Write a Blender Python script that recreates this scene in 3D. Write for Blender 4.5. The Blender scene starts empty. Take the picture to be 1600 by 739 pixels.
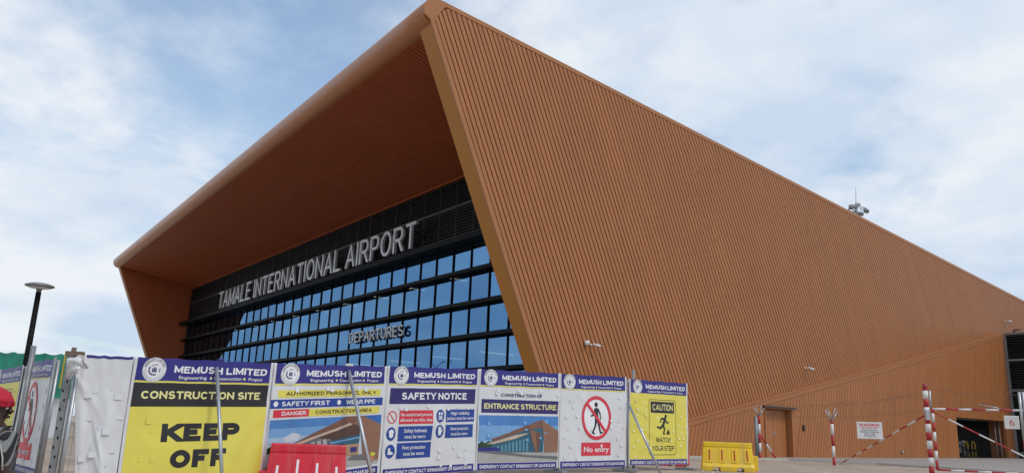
import bpy, bmesh, math, random
from mathutils import Vector, Matrix, noise as mnoise

random.seed(7)
scene = bpy.context.scene
COL = scene.collection
R = math.radians

# ------------------------------------------------------------------ camera
EYE = 1.5                                   # camera height; world z = height over the near ground
CAM = Vector((0, 0, EYE))
C_R = Vector((0.59895, 0.79991, 0.03687)).normalized()
C_F = Vector((-0.78256, 0.57538, 0.23765)).normalized()
C_U = C_R.cross(C_F).normalized()
C_R = C_F.cross(C_U).normalized()
FPX = 1243.7
cd = bpy.data.cameras.new('camera')
cam = bpy.data.objects.new('camera', cd)
COL.objects.link(cam)
m = Matrix((C_R, C_U, -C_F)).transposed().to_4x4()
m.translation = CAM
cam.matrix_world = m
cd.sensor_fit = 'HORIZONTAL'
cd.sensor_width = 36.0
cd.lens = FPX / 1600 * 36
cd.clip_start = 0.1
cd.clip_end = 6000
scene.camera = cam

# ------------------------------------------------------------------ sky and sun
SUN = Vector((0.60, 0.10, 0.80)).normalized()
world = bpy.data.worlds.new('World')
scene.world = world
world.use_nodes = True
nt = world.node_tree
nt.nodes.clear()
N = nt.nodes.new
L = nt.links.new
out = N('ShaderNodeOutputWorld')
bg = N('ShaderNodeBackground')
bg.inputs['Strength'].default_value = 0.15
sky = N('ShaderNodeTexSky')
sky.sky_type = 'NISHITA'
sky.sun_disc = False
sky.sun_elevation = math.asin(SUN.z)
sky.sun_rotation = math.atan2(SUN.x, SUN.y)
sky.air_density = 1.6
sky.dust_density = 0.6
sky.ozone_density = 6.0
tc = N('ShaderNodeTexCoord')
sep = N('ShaderNodeSeparateXYZ')
L(tc.outputs['Generated'], sep.inputs[0])
zz = N('ShaderNodeMath'); zz.operation = 'MAXIMUM'; zz.inputs[1].default_value = 0.0
L(sep.outputs['Z'], zz.inputs[0])
za = N('ShaderNodeMath'); za.operation = 'ADD'; za.inputs[1].default_value = 0.22
L(zz.outputs[0], za.inputs[0])
dx = N('ShaderNodeMath'); dx.operation = 'DIVIDE'
dy = N('ShaderNodeMath'); dy.operation = 'DIVIDE'
L(sep.outputs['X'], dx.inputs[0]); L(za.outputs[0], dx.inputs[1])
L(sep.outputs['Y'], dy.inputs[0]); L(za.outputs[0], dy.inputs[1])
comb = N('ShaderNodeCombineXYZ')
L(dx.outputs[0], comb.inputs[0]); L(dy.outputs[0], comb.inputs[1])
n1 = N('ShaderNodeTexNoise'); n1.inputs['Scale'].default_value = 1.3
n1.inputs['Detail'].default_value = 9; n1.inputs['Roughness'].default_value = 0.56
n1.inputs['Distortion'].default_value = 0.35
n2 = N('ShaderNodeTexNoise'); n2.inputs['Scale'].default_value = 4.2
n2.inputs['Detail'].default_value = 8; n2.inputs['Roughness'].default_value = 0.6
mp = N('ShaderNodeMapping'); mp.inputs['Location'].default_value = (4.6617, 4.6173, 1.0939)
L(comb.outputs[0], mp.inputs[0])
L(mp.outputs[0], n1.inputs['Vector']); L(mp.outputs[0], n2.inputs['Vector'])
mixn = N('ShaderNodeMath'); mixn.operation = 'MULTIPLY_ADD'
L(n2.outputs[0], mixn.inputs[0]); mixn.inputs[1].default_value = 0.42; L(n1.outputs[0], mixn.inputs[2])
ramp = N('ShaderNodeMapRange'); ramp.interpolation_type = 'SMOOTHSTEP'
ramp.inputs['From Min'].default_value = 0.53; ramp.inputs['From Max'].default_value = 0.79
ramp.inputs['To Min'].default_value = 0.25; ramp.inputs['To Max'].default_value = 1.0
L(mixn.outputs[0], ramp.inputs['Value'])
# more veil towards the horizon
hor = N('ShaderNodeMapRange')
hor.inputs['From Min'].default_value = 0.0; hor.inputs['From Max'].default_value = 0.45
hor.inputs['To Min'].default_value = 0.3; hor.inputs['To Max'].default_value = 0.0
L(zz.outputs[0], hor.inputs['Value'])
addc = N('ShaderNodeMath'); addc.operation = 'ADD'; addc.use_clamp = True
L(ramp.outputs[0], addc.inputs[0]); L(hor.outputs[0], addc.inputs[1])
n3 = N('ShaderNodeTexNoise'); n3.inputs['Scale'].default_value = 2.3; n3.inputs['Detail'].default_value = 6
L(mp.outputs[0], n3.inputs['Vector'])
cl = N('ShaderNodeMixRGB')
cl.inputs[1].default_value = (3.9, 4.7, 5.75, 1)
cl.inputs[2].default_value = (5.65, 5.95, 6.3, 1)
n3r = N('ShaderNodeMapRange'); n3r.inputs['From Min'].default_value = .36; n3r.inputs['From Max'].default_value = .62
L(n3.outputs[0], n3r.inputs['Value']); L(n3r.outputs[0], cl.inputs[0])
mx = N('ShaderNodeMixRGB')
L(addc.outputs[0], mx.inputs[0]); L(sky.outputs[0], mx.inputs[1]); L(cl.outputs[0], mx.inputs[2])
L(mx.outputs[0], bg.inputs['Color'])
L(bg.outputs[0], out.inputs['Surface'])

sl = bpy.data.lights.new('sun', 'SUN')
sl.energy = 1.45
sl.angle = R(14)
sl.color = (1.0, 0.95, 0.87)
so = bpy.data.objects.new('sun', sl)
COL.objects.link(so)
so.rotation_euler = SUN.to_track_quat('Z', 'Y').to_euler()
so.location = (0, -30, 60)

vs = scene.view_settings
vs.view_transform = 'Standard'
vs.look = 'None'
vs.gamma = 1
vs.use_curve_mapping = False
vs.exposure = 0.0

# ------------------------------------------------------------------ helpers
def ray(px, py):
    return C_R * ((px - 800) / FPX) - C_U * ((py - 369.5) / FPX) + C_F

def at(px, py, D):
    """real place of a photographed point that lies D metres in front of the lens"""
    return CAM + ray(px, py) * D

FH = Vector((C_F.x, C_F.y, 0)).normalized()
RH = Vector((FH.y, -FH.x, 0))
GK = [(-400, -1.6), (-4, -1.52), (3, -1.5), (7, -1.32), (10, -1.06), (12, -.86), (14, -.745), (17, -.70), (20, -.69), (4000, -.69)]

def gz(x, y):
    d = x * FH.x + y * FH.y
    z = GK[-1][1]
    for (a, za_), (b, zb_) in zip(GK, GK[1:]):
        if d <= b:
            t = max(0, (d - a) / (b - a))
            z = za_ + (zb_ - za_) * t
            break
    z += 0.0085 * min(28, max(0, y - 27)) * min(1, max(0, (x + 40) / 15))
    return z + EYE

def ground(p, dz=0.0):
    return Vector((p.x, p.y, gz(p.x, p.y) + dz))

def gpt(px, py):
    """where the sight line through a pixel meets the ground"""
    d = ray(px, py)
    t = 5.0
    for _ in range(4000):
        p = CAM + d * t
        if p.z <= gz(p.x, p.y):
            break
        t += 0.02
    return ground(p)

class MB:
    def __init__(self):
        self.v = []; self.f = []; self.mi = []; self.sm = []
    def poly(self, pts, mi=0, smooth=False):
        i = len(self.v)
        self.v += [tuple(p) for p in pts]
        self.f.append(tuple(range(i, i + len(pts)))); self.mi.append(mi); self.sm.append(smooth)
        return self
    def hexa(self, p, mi=0):
        """8 points: bottom ring 0-3, top ring 4-7 (counter-clockwise seen from above)"""
        i = len(self.v)
        self.v += [tuple(q) for q in p]
        for f in ((0, 3, 2, 1), (4, 5, 6, 7), (0, 1, 5, 4), (1, 2, 6, 5), (2, 3, 7, 6), (3, 0, 4, 7)):
            self.f.append(tuple(i + k for k in f)); self.mi.append(mi); self.sm.append(False)
        return self
    def box(self, c, s, mi=0, ax=None):
        c = Vector(c)
        X, Y, Z = ax or (Vector((1, 0, 0)), Vector((0, 1, 0)), Vector((0, 0, 1)))
        X = X * s[0] / 2; Y = Y * s[1] / 2; Z = Z * s[2] / 2
        return self.hexa([c - X - Y - Z, c + X - Y - Z, c + X + Y - Z, c - X + Y - Z,
                          c - X - Y + Z, c + X - Y + Z, c + X + Y + Z, c - X + Y + Z], mi)
    def bx(self, a, b, mi=0):
        a = Vector(a); b = Vector(b)
        return self.box((a + b) / 2, [abs(b[i] - a[i]) for i in range(3)], mi)
    def ring(self, c, ax, r, n, start=None):
        ax = ax.normalized()
        s = start or (Vector((0, 0, 1)) if abs(ax.z) < .9 else Vector((1, 0, 0)))
        u = ax.cross(s).normalized(); w = ax.cross(u).normalized()
        i = len(self.v)
        for k in range(n):
            a = 2 * math.pi * k / n
            self.v.append(tuple(Vector(c) + u * math.cos(a) * r + w * math.sin(a) * r))
        return list(range(i, i + n))
    def skin(self, A, B, mi=0, smooth=True):
        n = len(A)
        for k in range(n):
            self.f.append((A[k], A[(k + 1) % n], B[(k + 1) % n], B[k])); self.mi.append(mi); self.sm.append(smooth)
    def cap(self, A, mi=0, flip=False):
        self.f.append(tuple(reversed(A)) if flip else tuple(A)); self.mi.append(mi); self.sm.append(False)
    def tube(self, pts, r, n=8, mi=0, caps=True, smooth=True):
        pts = [Vector(p) for p in pts]
        rr = r if isinstance(r, (list, tuple)) else [r] * len(pts)
        rings = []
        s = None
        for k, p in enumerate(pts):
            d = (pts[min(k + 1, len(pts) - 1)] - pts[max(k - 1, 0)])
            rings.append(self.ring(p, d, rr[k], n, s))
        for a, b in zip(rings, rings[1:]):
            self.skin(a, b, mi, smooth)
        if caps and n > 2:
            self.cap(rings[0], mi, True); self.cap(rings[-1], mi)
        return self
    def lathe(self, c, prof, n=20, mi=0, smooth=True, ax=Vector((0, 0, 1))):
        rings = [self.ring(Vector(c) + ax * z, ax, max(r, 1e-4), n, Vector((1, 0, 0)) if abs(ax.z) > .9 else None) for r, z in prof]
        for a, b in zip(rings, rings[1:]):
            self.skin(a, b, mi, smooth)
        self.cap(rings[0], mi, True); self.cap(rings[-1], mi)
        return self
    def prism(self, poly, d, mi=0):
        """closed polygon (3D points) extruded by vector d"""
        n = len(poly); i = len(self.v)
        d = Vector(d)
        self.v += [tuple(p) for p in poly] + [tuple(Vector(p) + d) for p in poly]
        self.f.append(tuple(range(i + n - 1, i - 1, -1))); self.f.append(tuple(range(i + n, i + 2 * n)))
        self.mi += [mi, mi]; self.sm += [False, False]
        for k in range(n):
            self.f.append((i + k, i + (k + 1) % n, i + n + (k + 1) % n, i + n + k)); self.mi.append(mi); self.sm.append(False)
        return self
    def build(self, name, mats, parent=None, bevel=0, recalc=True):
        me = bpy.data.meshes.new(name)
        me.from_pydata(self.v, [], self.f)
        if not isinstance(mats, (list, tuple)):
            mats = [mats]
        for k in mats:
            me.materials.append(k)
        me.polygons.foreach_set('material_index', self.mi)
        me.polygons.foreach_set('use_smooth', self.sm)
        if recalc:
            b = bmesh.new(); b.from_mesh(me)
            bmesh.ops.recalc_face_normals(b, faces=b.faces)
            b.to_mesh(me); b.free()
        me.update()
        o = bpy.data.objects.new(name, me)
        COL.objects.link(o)
        if parent:
            o.parent = parent
            o.matrix_parent_inverse = Matrix.Translation(-parent.location) if parent.type == 'EMPTY' else Matrix()
        if bevel:
            md = o.modifiers.new('bevel', 'BEVEL'); md.width = bevel; md.segments = 2; md.limit_method = 'ANGLE'
            md.angle_limit = R(35)
        return o

def tag(o, label=None, cat=None, group=None, kind=None):
    if label: o['label'] = label
    if cat: o['category'] = cat
    if group: o['group'] = group
    if kind: o['kind'] = kind
    return o

def thing(name, loc, label, cat, group=None):
    o = bpy.data.objects.new(name, None)
    o.location = loc
    o.empty_display_size = .2
    COL.objects.link(o)
    return tag(o, label, cat, group)

# ------------------------------------------------------------------ materials
def mat(name, col, rough=.6, metal=0., spec=.5, var=0., scale=3., bump=0., bscale=40., rnd=0., dirt=None, coat=0.):
    M = bpy.data.materials.new(name)
    M.use_nodes = True
    t = M.node_tree
    b = t.nodes['Principled BSDF']
    b.inputs['Base Color'].default_value = (*col, 1)
    b.inputs['Roughness'].default_value = rough
    b.inputs['Metallic'].default_value = metal
    b.inputs['Specular IOR Level'].default_value = spec
    b.inputs['Coat Weight'].default_value = coat
    last = None
    co = t.nodes.new('ShaderNodeTexCoord')
    geo = t.nodes.new('ShaderNodeNewGeometry')
    if var or rnd:
        val = None
        if var:
            n = t.nodes.new('ShaderNodeTexNoise'); n.inputs['Scale'].default_value = scale; n.inputs['Detail'].default_value = 6
            n.inputs['Roughness'].default_value = .6
            t.links.new(geo.outputs['Position'], n.inputs['Vector'])
            r = t.nodes.new('ShaderNodeMapRange')
            r.inputs['From Min'].default_value = .25; r.inputs['From Max'].default_value = .75
            r.inputs['To Min'].default_value = 1 - var; r.inputs['To Max'].default_value = 1 + var
            t.links.new(n.outputs[0], r.inputs['Value'])
            val = r.outputs[0]
        if rnd:
            oi = t.nodes.new('ShaderNodeObjectInfo')
            r2 = t.nodes.new('ShaderNodeMapRange')
            r2.inputs['To Min'].default_value = 1 - rnd; r2.inputs['To Max'].default_value = 1 + rnd
            t.links.new(oi.outputs['Random'], r2.inputs['Value'])
            if val:
                mm = t.nodes.new('ShaderNodeMath'); mm.operation = 'MULTIPLY'
                t.links.new(val, mm.inputs[0]); t.links.new(r2.outputs[0], mm.inputs[1]); val = mm.outputs[0]
            else:
                val = r2.outputs[0]
        vm = t.nodes.new('ShaderNodeVectorMath'); vm.operation = 'SCALE'
        vm.inputs[0].default_value = col
        t.links.new(val, vm.inputs['Scale'])
        last = vm.outputs[0]
        t.links.new(last, b.inputs['Base Color'])
    if dirt:
        dcol, dsc, lo, hi, amt = dirt
        n = t.nodes.new('ShaderNodeTexNoise'); n.inputs['Scale'].default_value = dsc; n.inputs['Detail'].default_value = 9
        n.inputs['Roughness'].default_value = .65
        sm_ = t.nodes.new('ShaderNodeMapping'); sm_.inputs['Scale'].default_value = (1, 1, .18)
        t.links.new(geo.outputs['Position'], sm_.inputs[0]); t.links.new(sm_.outputs[0], n.inputs['Vector'])
        r = t.nodes.new('ShaderNodeMapRange'); r.inputs['From Min'].default_value = lo; r.inputs['From Max'].default_value = hi
        r.inputs['To Max'].default_value = amt
        t.links.new(n.outputs[0], r.inputs['Value'])
        mxx = t.nodes.new('ShaderNodeMixRGB')
        t.links.new(r.outputs[0], mxx.inputs[0])
        if last: t.links.new(last, mxx.inputs[1])
        else: mxx.inputs[1].default_value = (*col, 1)
        mxx.inputs[2].default_value = (*dcol, 1)
        t.links.new(mxx.outputs[0], b.inputs['Base Color'])
    if bump:
        n = t.nodes.new('ShaderNodeTexNoise'); n.inputs['Scale'].default_value = bscale; n.inputs['Detail'].default_value = 5
        t.links.new(geo.outputs['Position'], n.inputs['Vector'])
        bp = t.nodes.new('ShaderNodeBump'); bp.inputs['Strength'].default_value = bump; bp.inputs['Distance'].default_value = .02
        t.links.new(n.outputs[0], bp.inputs['Height'])
        t.links.new(bp.outputs[0], b.inputs['Normal'])
    return M

def emis(name, col, st):
    Me = bpy.data.materials.new(name); Me.use_nodes = True
    b = Me.node_tree.nodes['Principled BSDF']; b.inputs['Base Color'].default_value = (.8, .8, .8, 1)
    b.inputs['Emission Color'].default_value = (*col, 1); b.inputs['Emission Strength'].default_value = st
    return Me
CLADC = (.385, .148, .051)
M = {}
M['clad'] = mat('orange_cladding', CLADC, .46, spec=.38, var=.05, scale=.7, rnd=.04, dirt=((.27, .11, .048), 1.1, .48, .78, .4))
M['trim'] = mat('orange_trim', (.38, .158, .058), .42, spec=.35, var=.05, scale=.6)
M['ret'] = mat('ochre_return', (.43, .175, .030), .5, spec=.35, var=.05, scale=.5)
M['nose'] = mat('eave_metal', (.40, .162, .068), .36, spec=.5, var=.06, scale=.5)
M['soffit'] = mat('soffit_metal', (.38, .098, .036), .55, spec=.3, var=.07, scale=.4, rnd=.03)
M['roof'] = mat('roof_sheet', (.30, .14, .08), .5, var=.08)
M['dark'] = mat('black_metal', (.007, .007, .008), .55, spec=.1, var=.2, scale=2)
M['rail'] = mat('charcoal_metal', (.045, .045, .047), .45, var=.15)
M['louvre'] = mat('louvre_black', (.034, .034, .036), .45, var=.15, rnd=.1)
M['letter'] = mat('brushed_letter', (.60, .62, .64), .42, metal=.3, var=.06)
M['glass'] = mat('blue_solar_glass', (.115, .27, .47), .03, metal=1.0, rnd=.07)
M['hall'] = mat('hall_grey', (.07, .07, .072), .8)
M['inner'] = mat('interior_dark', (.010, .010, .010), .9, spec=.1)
M['strip'] = emis('strip_light', (1, .97, .9), 1.0)
def solar_glass():
    G = bpy.data.materials.new('blue_solar_glass'); G.use_nodes = True
    t = G.node_tree; t.nodes.clear()
    o = t.nodes.new('ShaderNodeOutputMaterial'); mxs = t.nodes.new('ShaderNodeMixShader'); mxs.inputs[0].default_value = .76
    tr = t.nodes.new('ShaderNodeBsdfTransparent'); tr.inputs[0].default_value = (.42, .52, .58, 1)
    gl = t.nodes.new('ShaderNodeBsdfGlossy'); gl.inputs['Roughness'].default_value = .025
    oi = t.nodes.new('ShaderNodeObjectInfo'); r2 = t.nodes.new('ShaderNodeMapRange'); r2.inputs['To Min'].default_value = .88; r2.inputs['To Max'].default_value = 1.1
    t.links.new(oi.outputs['Random'], r2.inputs['Value'])
    vm = t.nodes.new('ShaderNodeVectorMath'); vm.operation = 'SCALE'; vm.inputs[0].default_value = (.16, .34, .58)
    t.links.new(r2.outputs[0], vm.inputs['Scale']); t.links.new(vm.outputs[0], gl.inputs['Color'])
    t.links.new(tr.outputs[0], mxs.inputs[1]); t.links.new(gl.outputs[0], mxs.inputs[2]); t.links.new(mxs.outputs[0], o.inputs['Surface'])
    return G
M['glass'] = solar_glass()
M['galv'] = mat('galvanised_steel', (.43, .44, .45), .42, metal=.7, var=.15, scale=12)
M['galvd'] = mat('dull_steel', (.26, .265, .27), .55, metal=.5, var=.2, scale=9)
M['rust'] = mat('rusty_steel', (.17, .12, .09), .75, var=.3, scale=15)
M['white'] = mat('white_paint', (.72, .71, .69), .5, var=.06, scale=9, dirt=((.4, .36, .32), 6, .55, .75, .5))
M['red'] = mat('red_paint', (.42, .022, .022), .5, var=.12, scale=9, dirt=((.3, .13, .1), 7, .58, .8, .5))
M['maroon'] = mat('maroon_paint', (.30, .02, .035), .5, var=.15, scale=9)
M['vinyl'] = mat('white_vinyl', (.68, .68, .69), .42, spec=.45, var=.03, scale=2, dirt=((.55, .52, .47), 2.5, .55, .8, .35))
M['navy'] = mat('print_navy', (.028, .024, .21), .42, var=.06, scale=4)
M['navyd'] = mat('print_dark_navy', (.03, .02, .14), .42, var=.06, scale=4)
M['blue'] = mat('print_blue', (.014, .055, .29), .42, var=.05, scale=4)
M['yellow'] = mat('print_yellow', (.74, .65, .10), .45, var=.05, scale=4)
M['ink'] = mat('print_black', (.018, .017, .02), .42)
M['pwhite'] = mat('print_white', (.80, .80, .82), .42)
M['pcream'] = mat('print_cream', (.78, .74, .32), .42)
M['pred'] = mat('print_red', (.66, .035, .06), .42)
M['pgrey'] = mat('print_grey', (.42, .43, .44), .42)
M['ybar'] = mat('yellow_plastic', (.80, .52, .008), .38, spec=.5, var=.04, scale=5, dirt=((.46, .34, .16), 5, .46, .75, .5), coat=.08)
M['rbar'] = mat('red_plastic', (.62, .012, .035), .4, spec=.5, var=.05, scale=5, dirt=((.5, .2, .17), 6, .48, .76, .4), coat=.08)
M['green'] = mat('green_tarpaulin', (.012, .25, .16), .5, var=.12, scale=2)
M['wsheet'] = mat('white_tarpaulin', (.62, .63, .64), .5, var=.08, scale=2)
M['asph'] = mat('paving_grey', (.30, .275, .255), .9, var=.12, scale=1.6, dirt=((.38, .32, .26), .8, .45, .7, .6), bump=.25, bscale=60)
M['kerbm'] = mat('kerb_concrete', (.47, .44, .40), .85, var=.12, scale=4, bump=.2)
M['sandm'] = mat('sandy_ground', (.42, .335, .26), .95, var=.2, scale=2.6, dirt=((.27, .205, .155), .8, .40, .66, .75), bump=.5, bscale=25)
M['black'] = mat('black_rubber', (.015, .015, .015), .6)
M['camw'] = mat('camera_white', (.72, .72, .70), .4)
M['skin'] = mat('dark_skin', (.045, .022, .014), .5, var=.08, scale=20)
M['cap'] = mat('red_cloth', (.44, .012, .035), .85, var=.15, scale=30, bump=.3, bscale=60)
M['trouser'] = mat('dark_trousers', (.03, .033, .045), .85, var=.15, scale=20)
M['ypaint'] = mat('yellow_paint', (.62, .37, .02), .5, var=.1, scale=6)

# ------------------------------------------------------------------ ground and pavement
def make_ground():
    xs = sorted(set([-2500, -1200, -600, -300, -150, -110, -90] + [i for i in range(-80, 61, 2)] + [80, 150, 300, 700, 1500, 2500]))
    ys = sorted(set([-2500, -1200, -600, -300, -150, -80, -50] + [i for i in range(-40, 101, 2)] + [130, 200, 400, 900, 1700, 3000]))
    mb = MB()
    for y in ys:
        for x in xs:
            mb.v.append((x, y, gz(x, y) + (.012 * mnoise.noise(Vector((x * .6, y * .6, 0))))))
    w = len(xs)
    for j in range(len(ys) - 1):
        for i in range(w - 1):
            mb.f.append((j * w + i, j * w + i + 1, (j + 1) * w + i + 1, (j + 1) * w + i)); mb.mi.append(0); mb.sm.append(True)
    o = mb.build('ground', M['sandm'], recalc=False)
    tag(o, kind='structure')
make_ground()

# kerb line in front of the service side of the terminal, paving behind it
KX = [(-20.4, 22.5), (-19.0, 27.5), (-16.0, 28.6), (-12.6, 28.0), (-6.0, 25.5), (8.0, 20.0)]
def paving():
    mb = MB()
    a = []
    n = 40
    for k in range(n + 1):
        t = k / n * (len(KX) - 1)
        i = min(int(t), len(KX) - 2); f = t - i
        x = KX[i][0] + (KX[i + 1][0] - KX[i][0]) * f; y = KX[i][1] + (KX[i + 1][1] - KX[i][1]) * f
        a.append(Vector((x, y, 0)))
    back = []
    for p in a:
        f = (p.x - a[0].x) / (a[-1].x - a[0].x)
        back.append(Vector((-21.6 + f * 44, 54.2 - 10 * f, 0)))
    m_ = 14
    for k in range(n + 1):
        for j in range(m_ + 1):
            q = a[k].lerp(back[k], j / m_)
            mb.v.append((q.x, q.y, gz(q.x, q.y) + .03))
    for k in range(n):
        for j in range(m_):
            i = k * (m_ + 1) + j
            mb.f.append((i, i + m_ + 1, i + m_ + 2, i + 1)); mb.mi.append(0); mb.sm.append(True)
    o = mb.build('pavement', M['asph'])
    tag(o, kind='structure')
    kb = MB()
    for k in range(n):
        p, q = a[k], a[k + 1]
        d = (q - p).normalized(); nrm = Vector((d.y, -d.x, 0)) * .07
        P0 = ground(p - nrm, -.05); P1 = ground(p + nrm, -.05); Q0 = ground(q - nrm, -.05); Q1 = ground(q + nrm, -.05)
        up = Vector((0, 0, .13))
        kb.hexa([P0, P1, Q1, Q0, P0 + up, P1 + up, Q1 + up, Q0 + up])
    o = kb.build('kerb', M['kerbm'])
    tag(o, kind='structure')
paving()

# ------------------------------------------------------------------ terminal building
XR = -22.0                # outer face of the side wall
XL = -80.72               # inner face of the far side wall
YG = 20.7                 # glass plane
LEAN = .452               # ribs and front edge lean forward
PITCH = .2155
ZB = .62                  # bottom of the walls (a little below the ground there)
def zr(y): return EYE + 14.61 - .1037 * (y - 12.63)          # roof line on the side
def yfront(z): return 12.116 + LEAN * (14.22 + EYE - z)      # front edge, near side
def yfrontL(z): return 13.75 + .4326 * (14.2 + EYE - z)      # front edge, far side
def zfold(y): return EYE + .741 + .2155 * (y - 25.47)        # top of the lower wall
YE = 76.0
NR = .52                                                      # eave nose radius
NCR = (12.56, EYE + 14.09); NCL = (13.98, EYE + 14.09)
TB = thing('terminal_building', (-50, 30, .8), 'huge orange-brown ribbed airport terminal with slanted overhanging roof and glass front', 'building')
DOOR = (30.0, 32.0, EYE + 1.45)
OPEN = (47.55, 53.8, EYE + 1.72)

def side_polys():
    """outline of the side wall cut into vertical strips, with door and bay openings left out"""
    arc = []
    for k in range(9):
        a = R(250 - k * 20)
        arc.append((NCR[0] + NR * math.cos(a), NCR[1] + NR * math.sin(a)))
    first = [(yfront(ZB), ZB)] + arc + [(DOOR[0], zr(DOOR[0])), (DOOR[0], ZB)]
    polys = [first]
    polys.append([(DOOR[0], DOOR[2]), (DOOR[0], zr(DOOR[0])), (DOOR[1], zr(DOOR[1])), (DOOR[1], DOOR[2])])
    polys.append([(DOOR[1], ZB), (DOOR[1], zr(DOOR[1])), (OPEN[0], zr(OPEN[0])), (OPEN[0], ZB)])
    polys.append([(OPEN[0], OPEN[2]), (OPEN[0], zr(OPEN[0])), (OPEN[1], zr(OPEN[1])), (OPEN[1], OPEN[2])])
    polys.append([(OPEN[1], ZB), (OPEN[1], zr(OPEN[1])), (YE, zr(YE)), (YE, ZB)])
    return polys

mb = MB()
for pl in side_polys():
    mb.prism([Vector((XR - .10, y, z)) for y, z in pl], (-.70, 0, 0))
side = mb.build('side_wall', M['clad'], TB)
# front return face and margin strips
mb = MB()
z0, z1 = ZB, EYE + 13.75
pf = lambda z, d, x: Vector((x, yfront(z) + d, z))
mb.hexa([pf(z0, -.02, XR - .8), pf(z0, -.02, XR - .111), pf(z0, .03, XR - .111), pf(z0, .03, XR - .8),
         pf(z1, -.02, XR - .8), pf(z1, -.02, XR - .111), pf(z1, .03, XR - .111), pf(z1, .03, XR - .8)])
mb.build('wall_return', M['ret'], side)
mb = MB()
mg = .17
mb.hexa([pf(z0, -.022, XR - .11), pf(z0, -.022, XR + .012), pf(z0, mg, XR + .012), pf(z0, mg, XR - .11),
         pf(z1, -.022, XR - .11), pf(z1, -.022, XR + .012), pf(z1, mg, XR + .012), pf(z1, mg, XR - .11)])
mb.build('edge_trim', M['trim'], side)
mb = MB()
# curved corner piece of the trim, following the eave nose, then the roof-line strip
outer = []; inner = []
for k in range(12):
    a = R(215 - k * 11.4)
    outer.append((NCR[0] + (NR + .01) * math.cos(a), NCR[1] + (NR + .01) * math.sin(a)))
    inner.append((NCR[0] + .06 + (NR - .19) * math.cos(a), NCR[1] - .03 + (NR - .19) * math.sin(a)))
outer[0] = (yfront(z1) - .022, z1)
for k in range(12):
    f_ = k / 12
    inner[k] = (yfront(z1) + mg + (12.9 - yfront(z1) - mg) * f_, z1 + (zr(12.9) - .16 - z1) * f_ ** .75)
for q in (outer, inner): pass
outer += [(12.9, zr(12.9) + .01), (YE, zr(YE) + .01)]
inner += [(12.9, zr(12.9) - .16), (YE, zr(YE) - .16)]
for k in range(len(outer) - 1):
    a, b, c, d = outer[k], outer[k + 1], inner[k + 1], inner[k]
    mb.hexa([Vector((XR - .12, *a)), Vector((XR - .12, *b)), Vector((XR - .12, *c)), Vector((XR - .12, *d)),
             Vector((XR + .014, *a)), Vector((XR + .014, *b)), Vector((XR + .014, *c)), Vector((XR + .014, *d))])
mb.build('roof_trim', M['trim'], side)

# ribbed cladding boards: each one a part
def board(Xa, Xb, g0, g1, lean, zb0, zb1, zt0, zt1, parent, mt, rest=None):
    """board between rib lines g0 and g1 (Y at z=0), Y = g - lean*z"""
    P = [(g0, zb0), (g1, zb1), (g1, zt1), (g0, zt0)]
    pts = [(Xa, g - lean * z, z) for g, z in P] + [(Xb, g - lean * z, z) for g, z in P]
    t = rest if rest is not None else MB()
    t.hexa(pts)
    if rest is None:
        return t.build('cladding_board', mt, parent)

def line_cut(g, lean, zf):
    """height where the leaning line meets z = zf(y)"""
    z = 5.0
    for _ in range(30):
        z = zf(g - lean * z)
    return z

GAP = .052
g = yfront(0) + mg + .02
cnt = 0
rest = MB()
while True:
    g0, g1 = g + GAP / 2, g + PITCH - GAP / 2
    if g1 - LEAN * zr(g1) > YE + 0.5: break
    zt = [line_cut(q, LEAN, lambda y: zr(max(y, 12.8)) - .175) for q in (g0, g1)]
    def zbot(q):
        # bottom: the top edge of the lower wall (kept a little under it)
        z = line_cut(q, LEAN, lambda y: min(zfold(y), 1e3)) if q - LEAN * 2 < 60 else ZB
        return max(ZB, z - .12)
    zb = [zbot(q) for q in (g0, g1)]
    if cnt < 14:
        # the first boards stop under the curved corner
        for i, q in enumerate((g0, g1)):
            y = q - LEAN * zt[i]
            if y < 12.95: zt[i] -= (12.95 - y) * .75
    if min(zt) > max(zb) + .05:
        board(XR - .105, XR, g0, g1, LEAN, zb[0], zb[1], zt[0], zt[1], side, M['clad'], None if cnt < 298 else rest)
        cnt += 1
    g += PITCH
if rest.v:
    tag(rest.build('cladding_boards', M['clad'], side), kind='stuff')

# lower wall: proud of the upper one, ribs lean the other way
XF = -21.80
lw = MB()
def low_poly(y0, y1, zb=None):
    return [(y0, zb if zb else ZB - .1), (y0, zfold(y0)), (y1, zfold(y1)), (y1, zb if zb else ZB - .1)]
ys0 = 19.35
for pl in (low_poly(ys0, DOOR[0]), low_poly(DOOR[0], DOOR[1], DOOR[2]), low_poly(DOOR[1], OPEN[0]), low_poly(OPEN[0], OPEN[1], OPEN[2]), low_poly(OPEN[1], 54.78)):
    lw.prism([Vector((XF - .022, y, z)) for y, z in pl], (-.2, 0, 0))
low = lw.build('lower_wall', M['clad'], TB)
mb = MB()
a, b = ys0 - .3, 54.79
mb.hexa([(XF - .22, a, zfold(a) - .20), (XF + .015, a, zfold(a) - .20), (XF + .015, b, zfold(b) - .20), (XF - .22, b, zfold(b) - .20),
         (XF - .22, a, zfold(a) + .012), (XF + .015, a, zfold(a) + .012), (XF + .015, b, zfold(b) + .012), (XF - .22, b, zfold(b) + .012)])
mb.build('ledge_trim', M['clad'], low)
mb = MB()
mb.hexa([(XF - .22, a, zfold(a) + .013), (XF + .04, a, zfold(a) + .013), (XF + .04, b, zfold(b) + .013), (XF - .22, b, zfold(b) + .013),
         (XF - .22, a, zfold(a) + .055), (XF + .04, a, zfold(a) + .055), (XF + .04, b, zfold(b) + .055), (XF - .22, b, zfold(b) + .055)])
mb.build('ledge_lip', M['trim'], low)
LL = -.257
g = 19.6 + LL * 1.0
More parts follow.
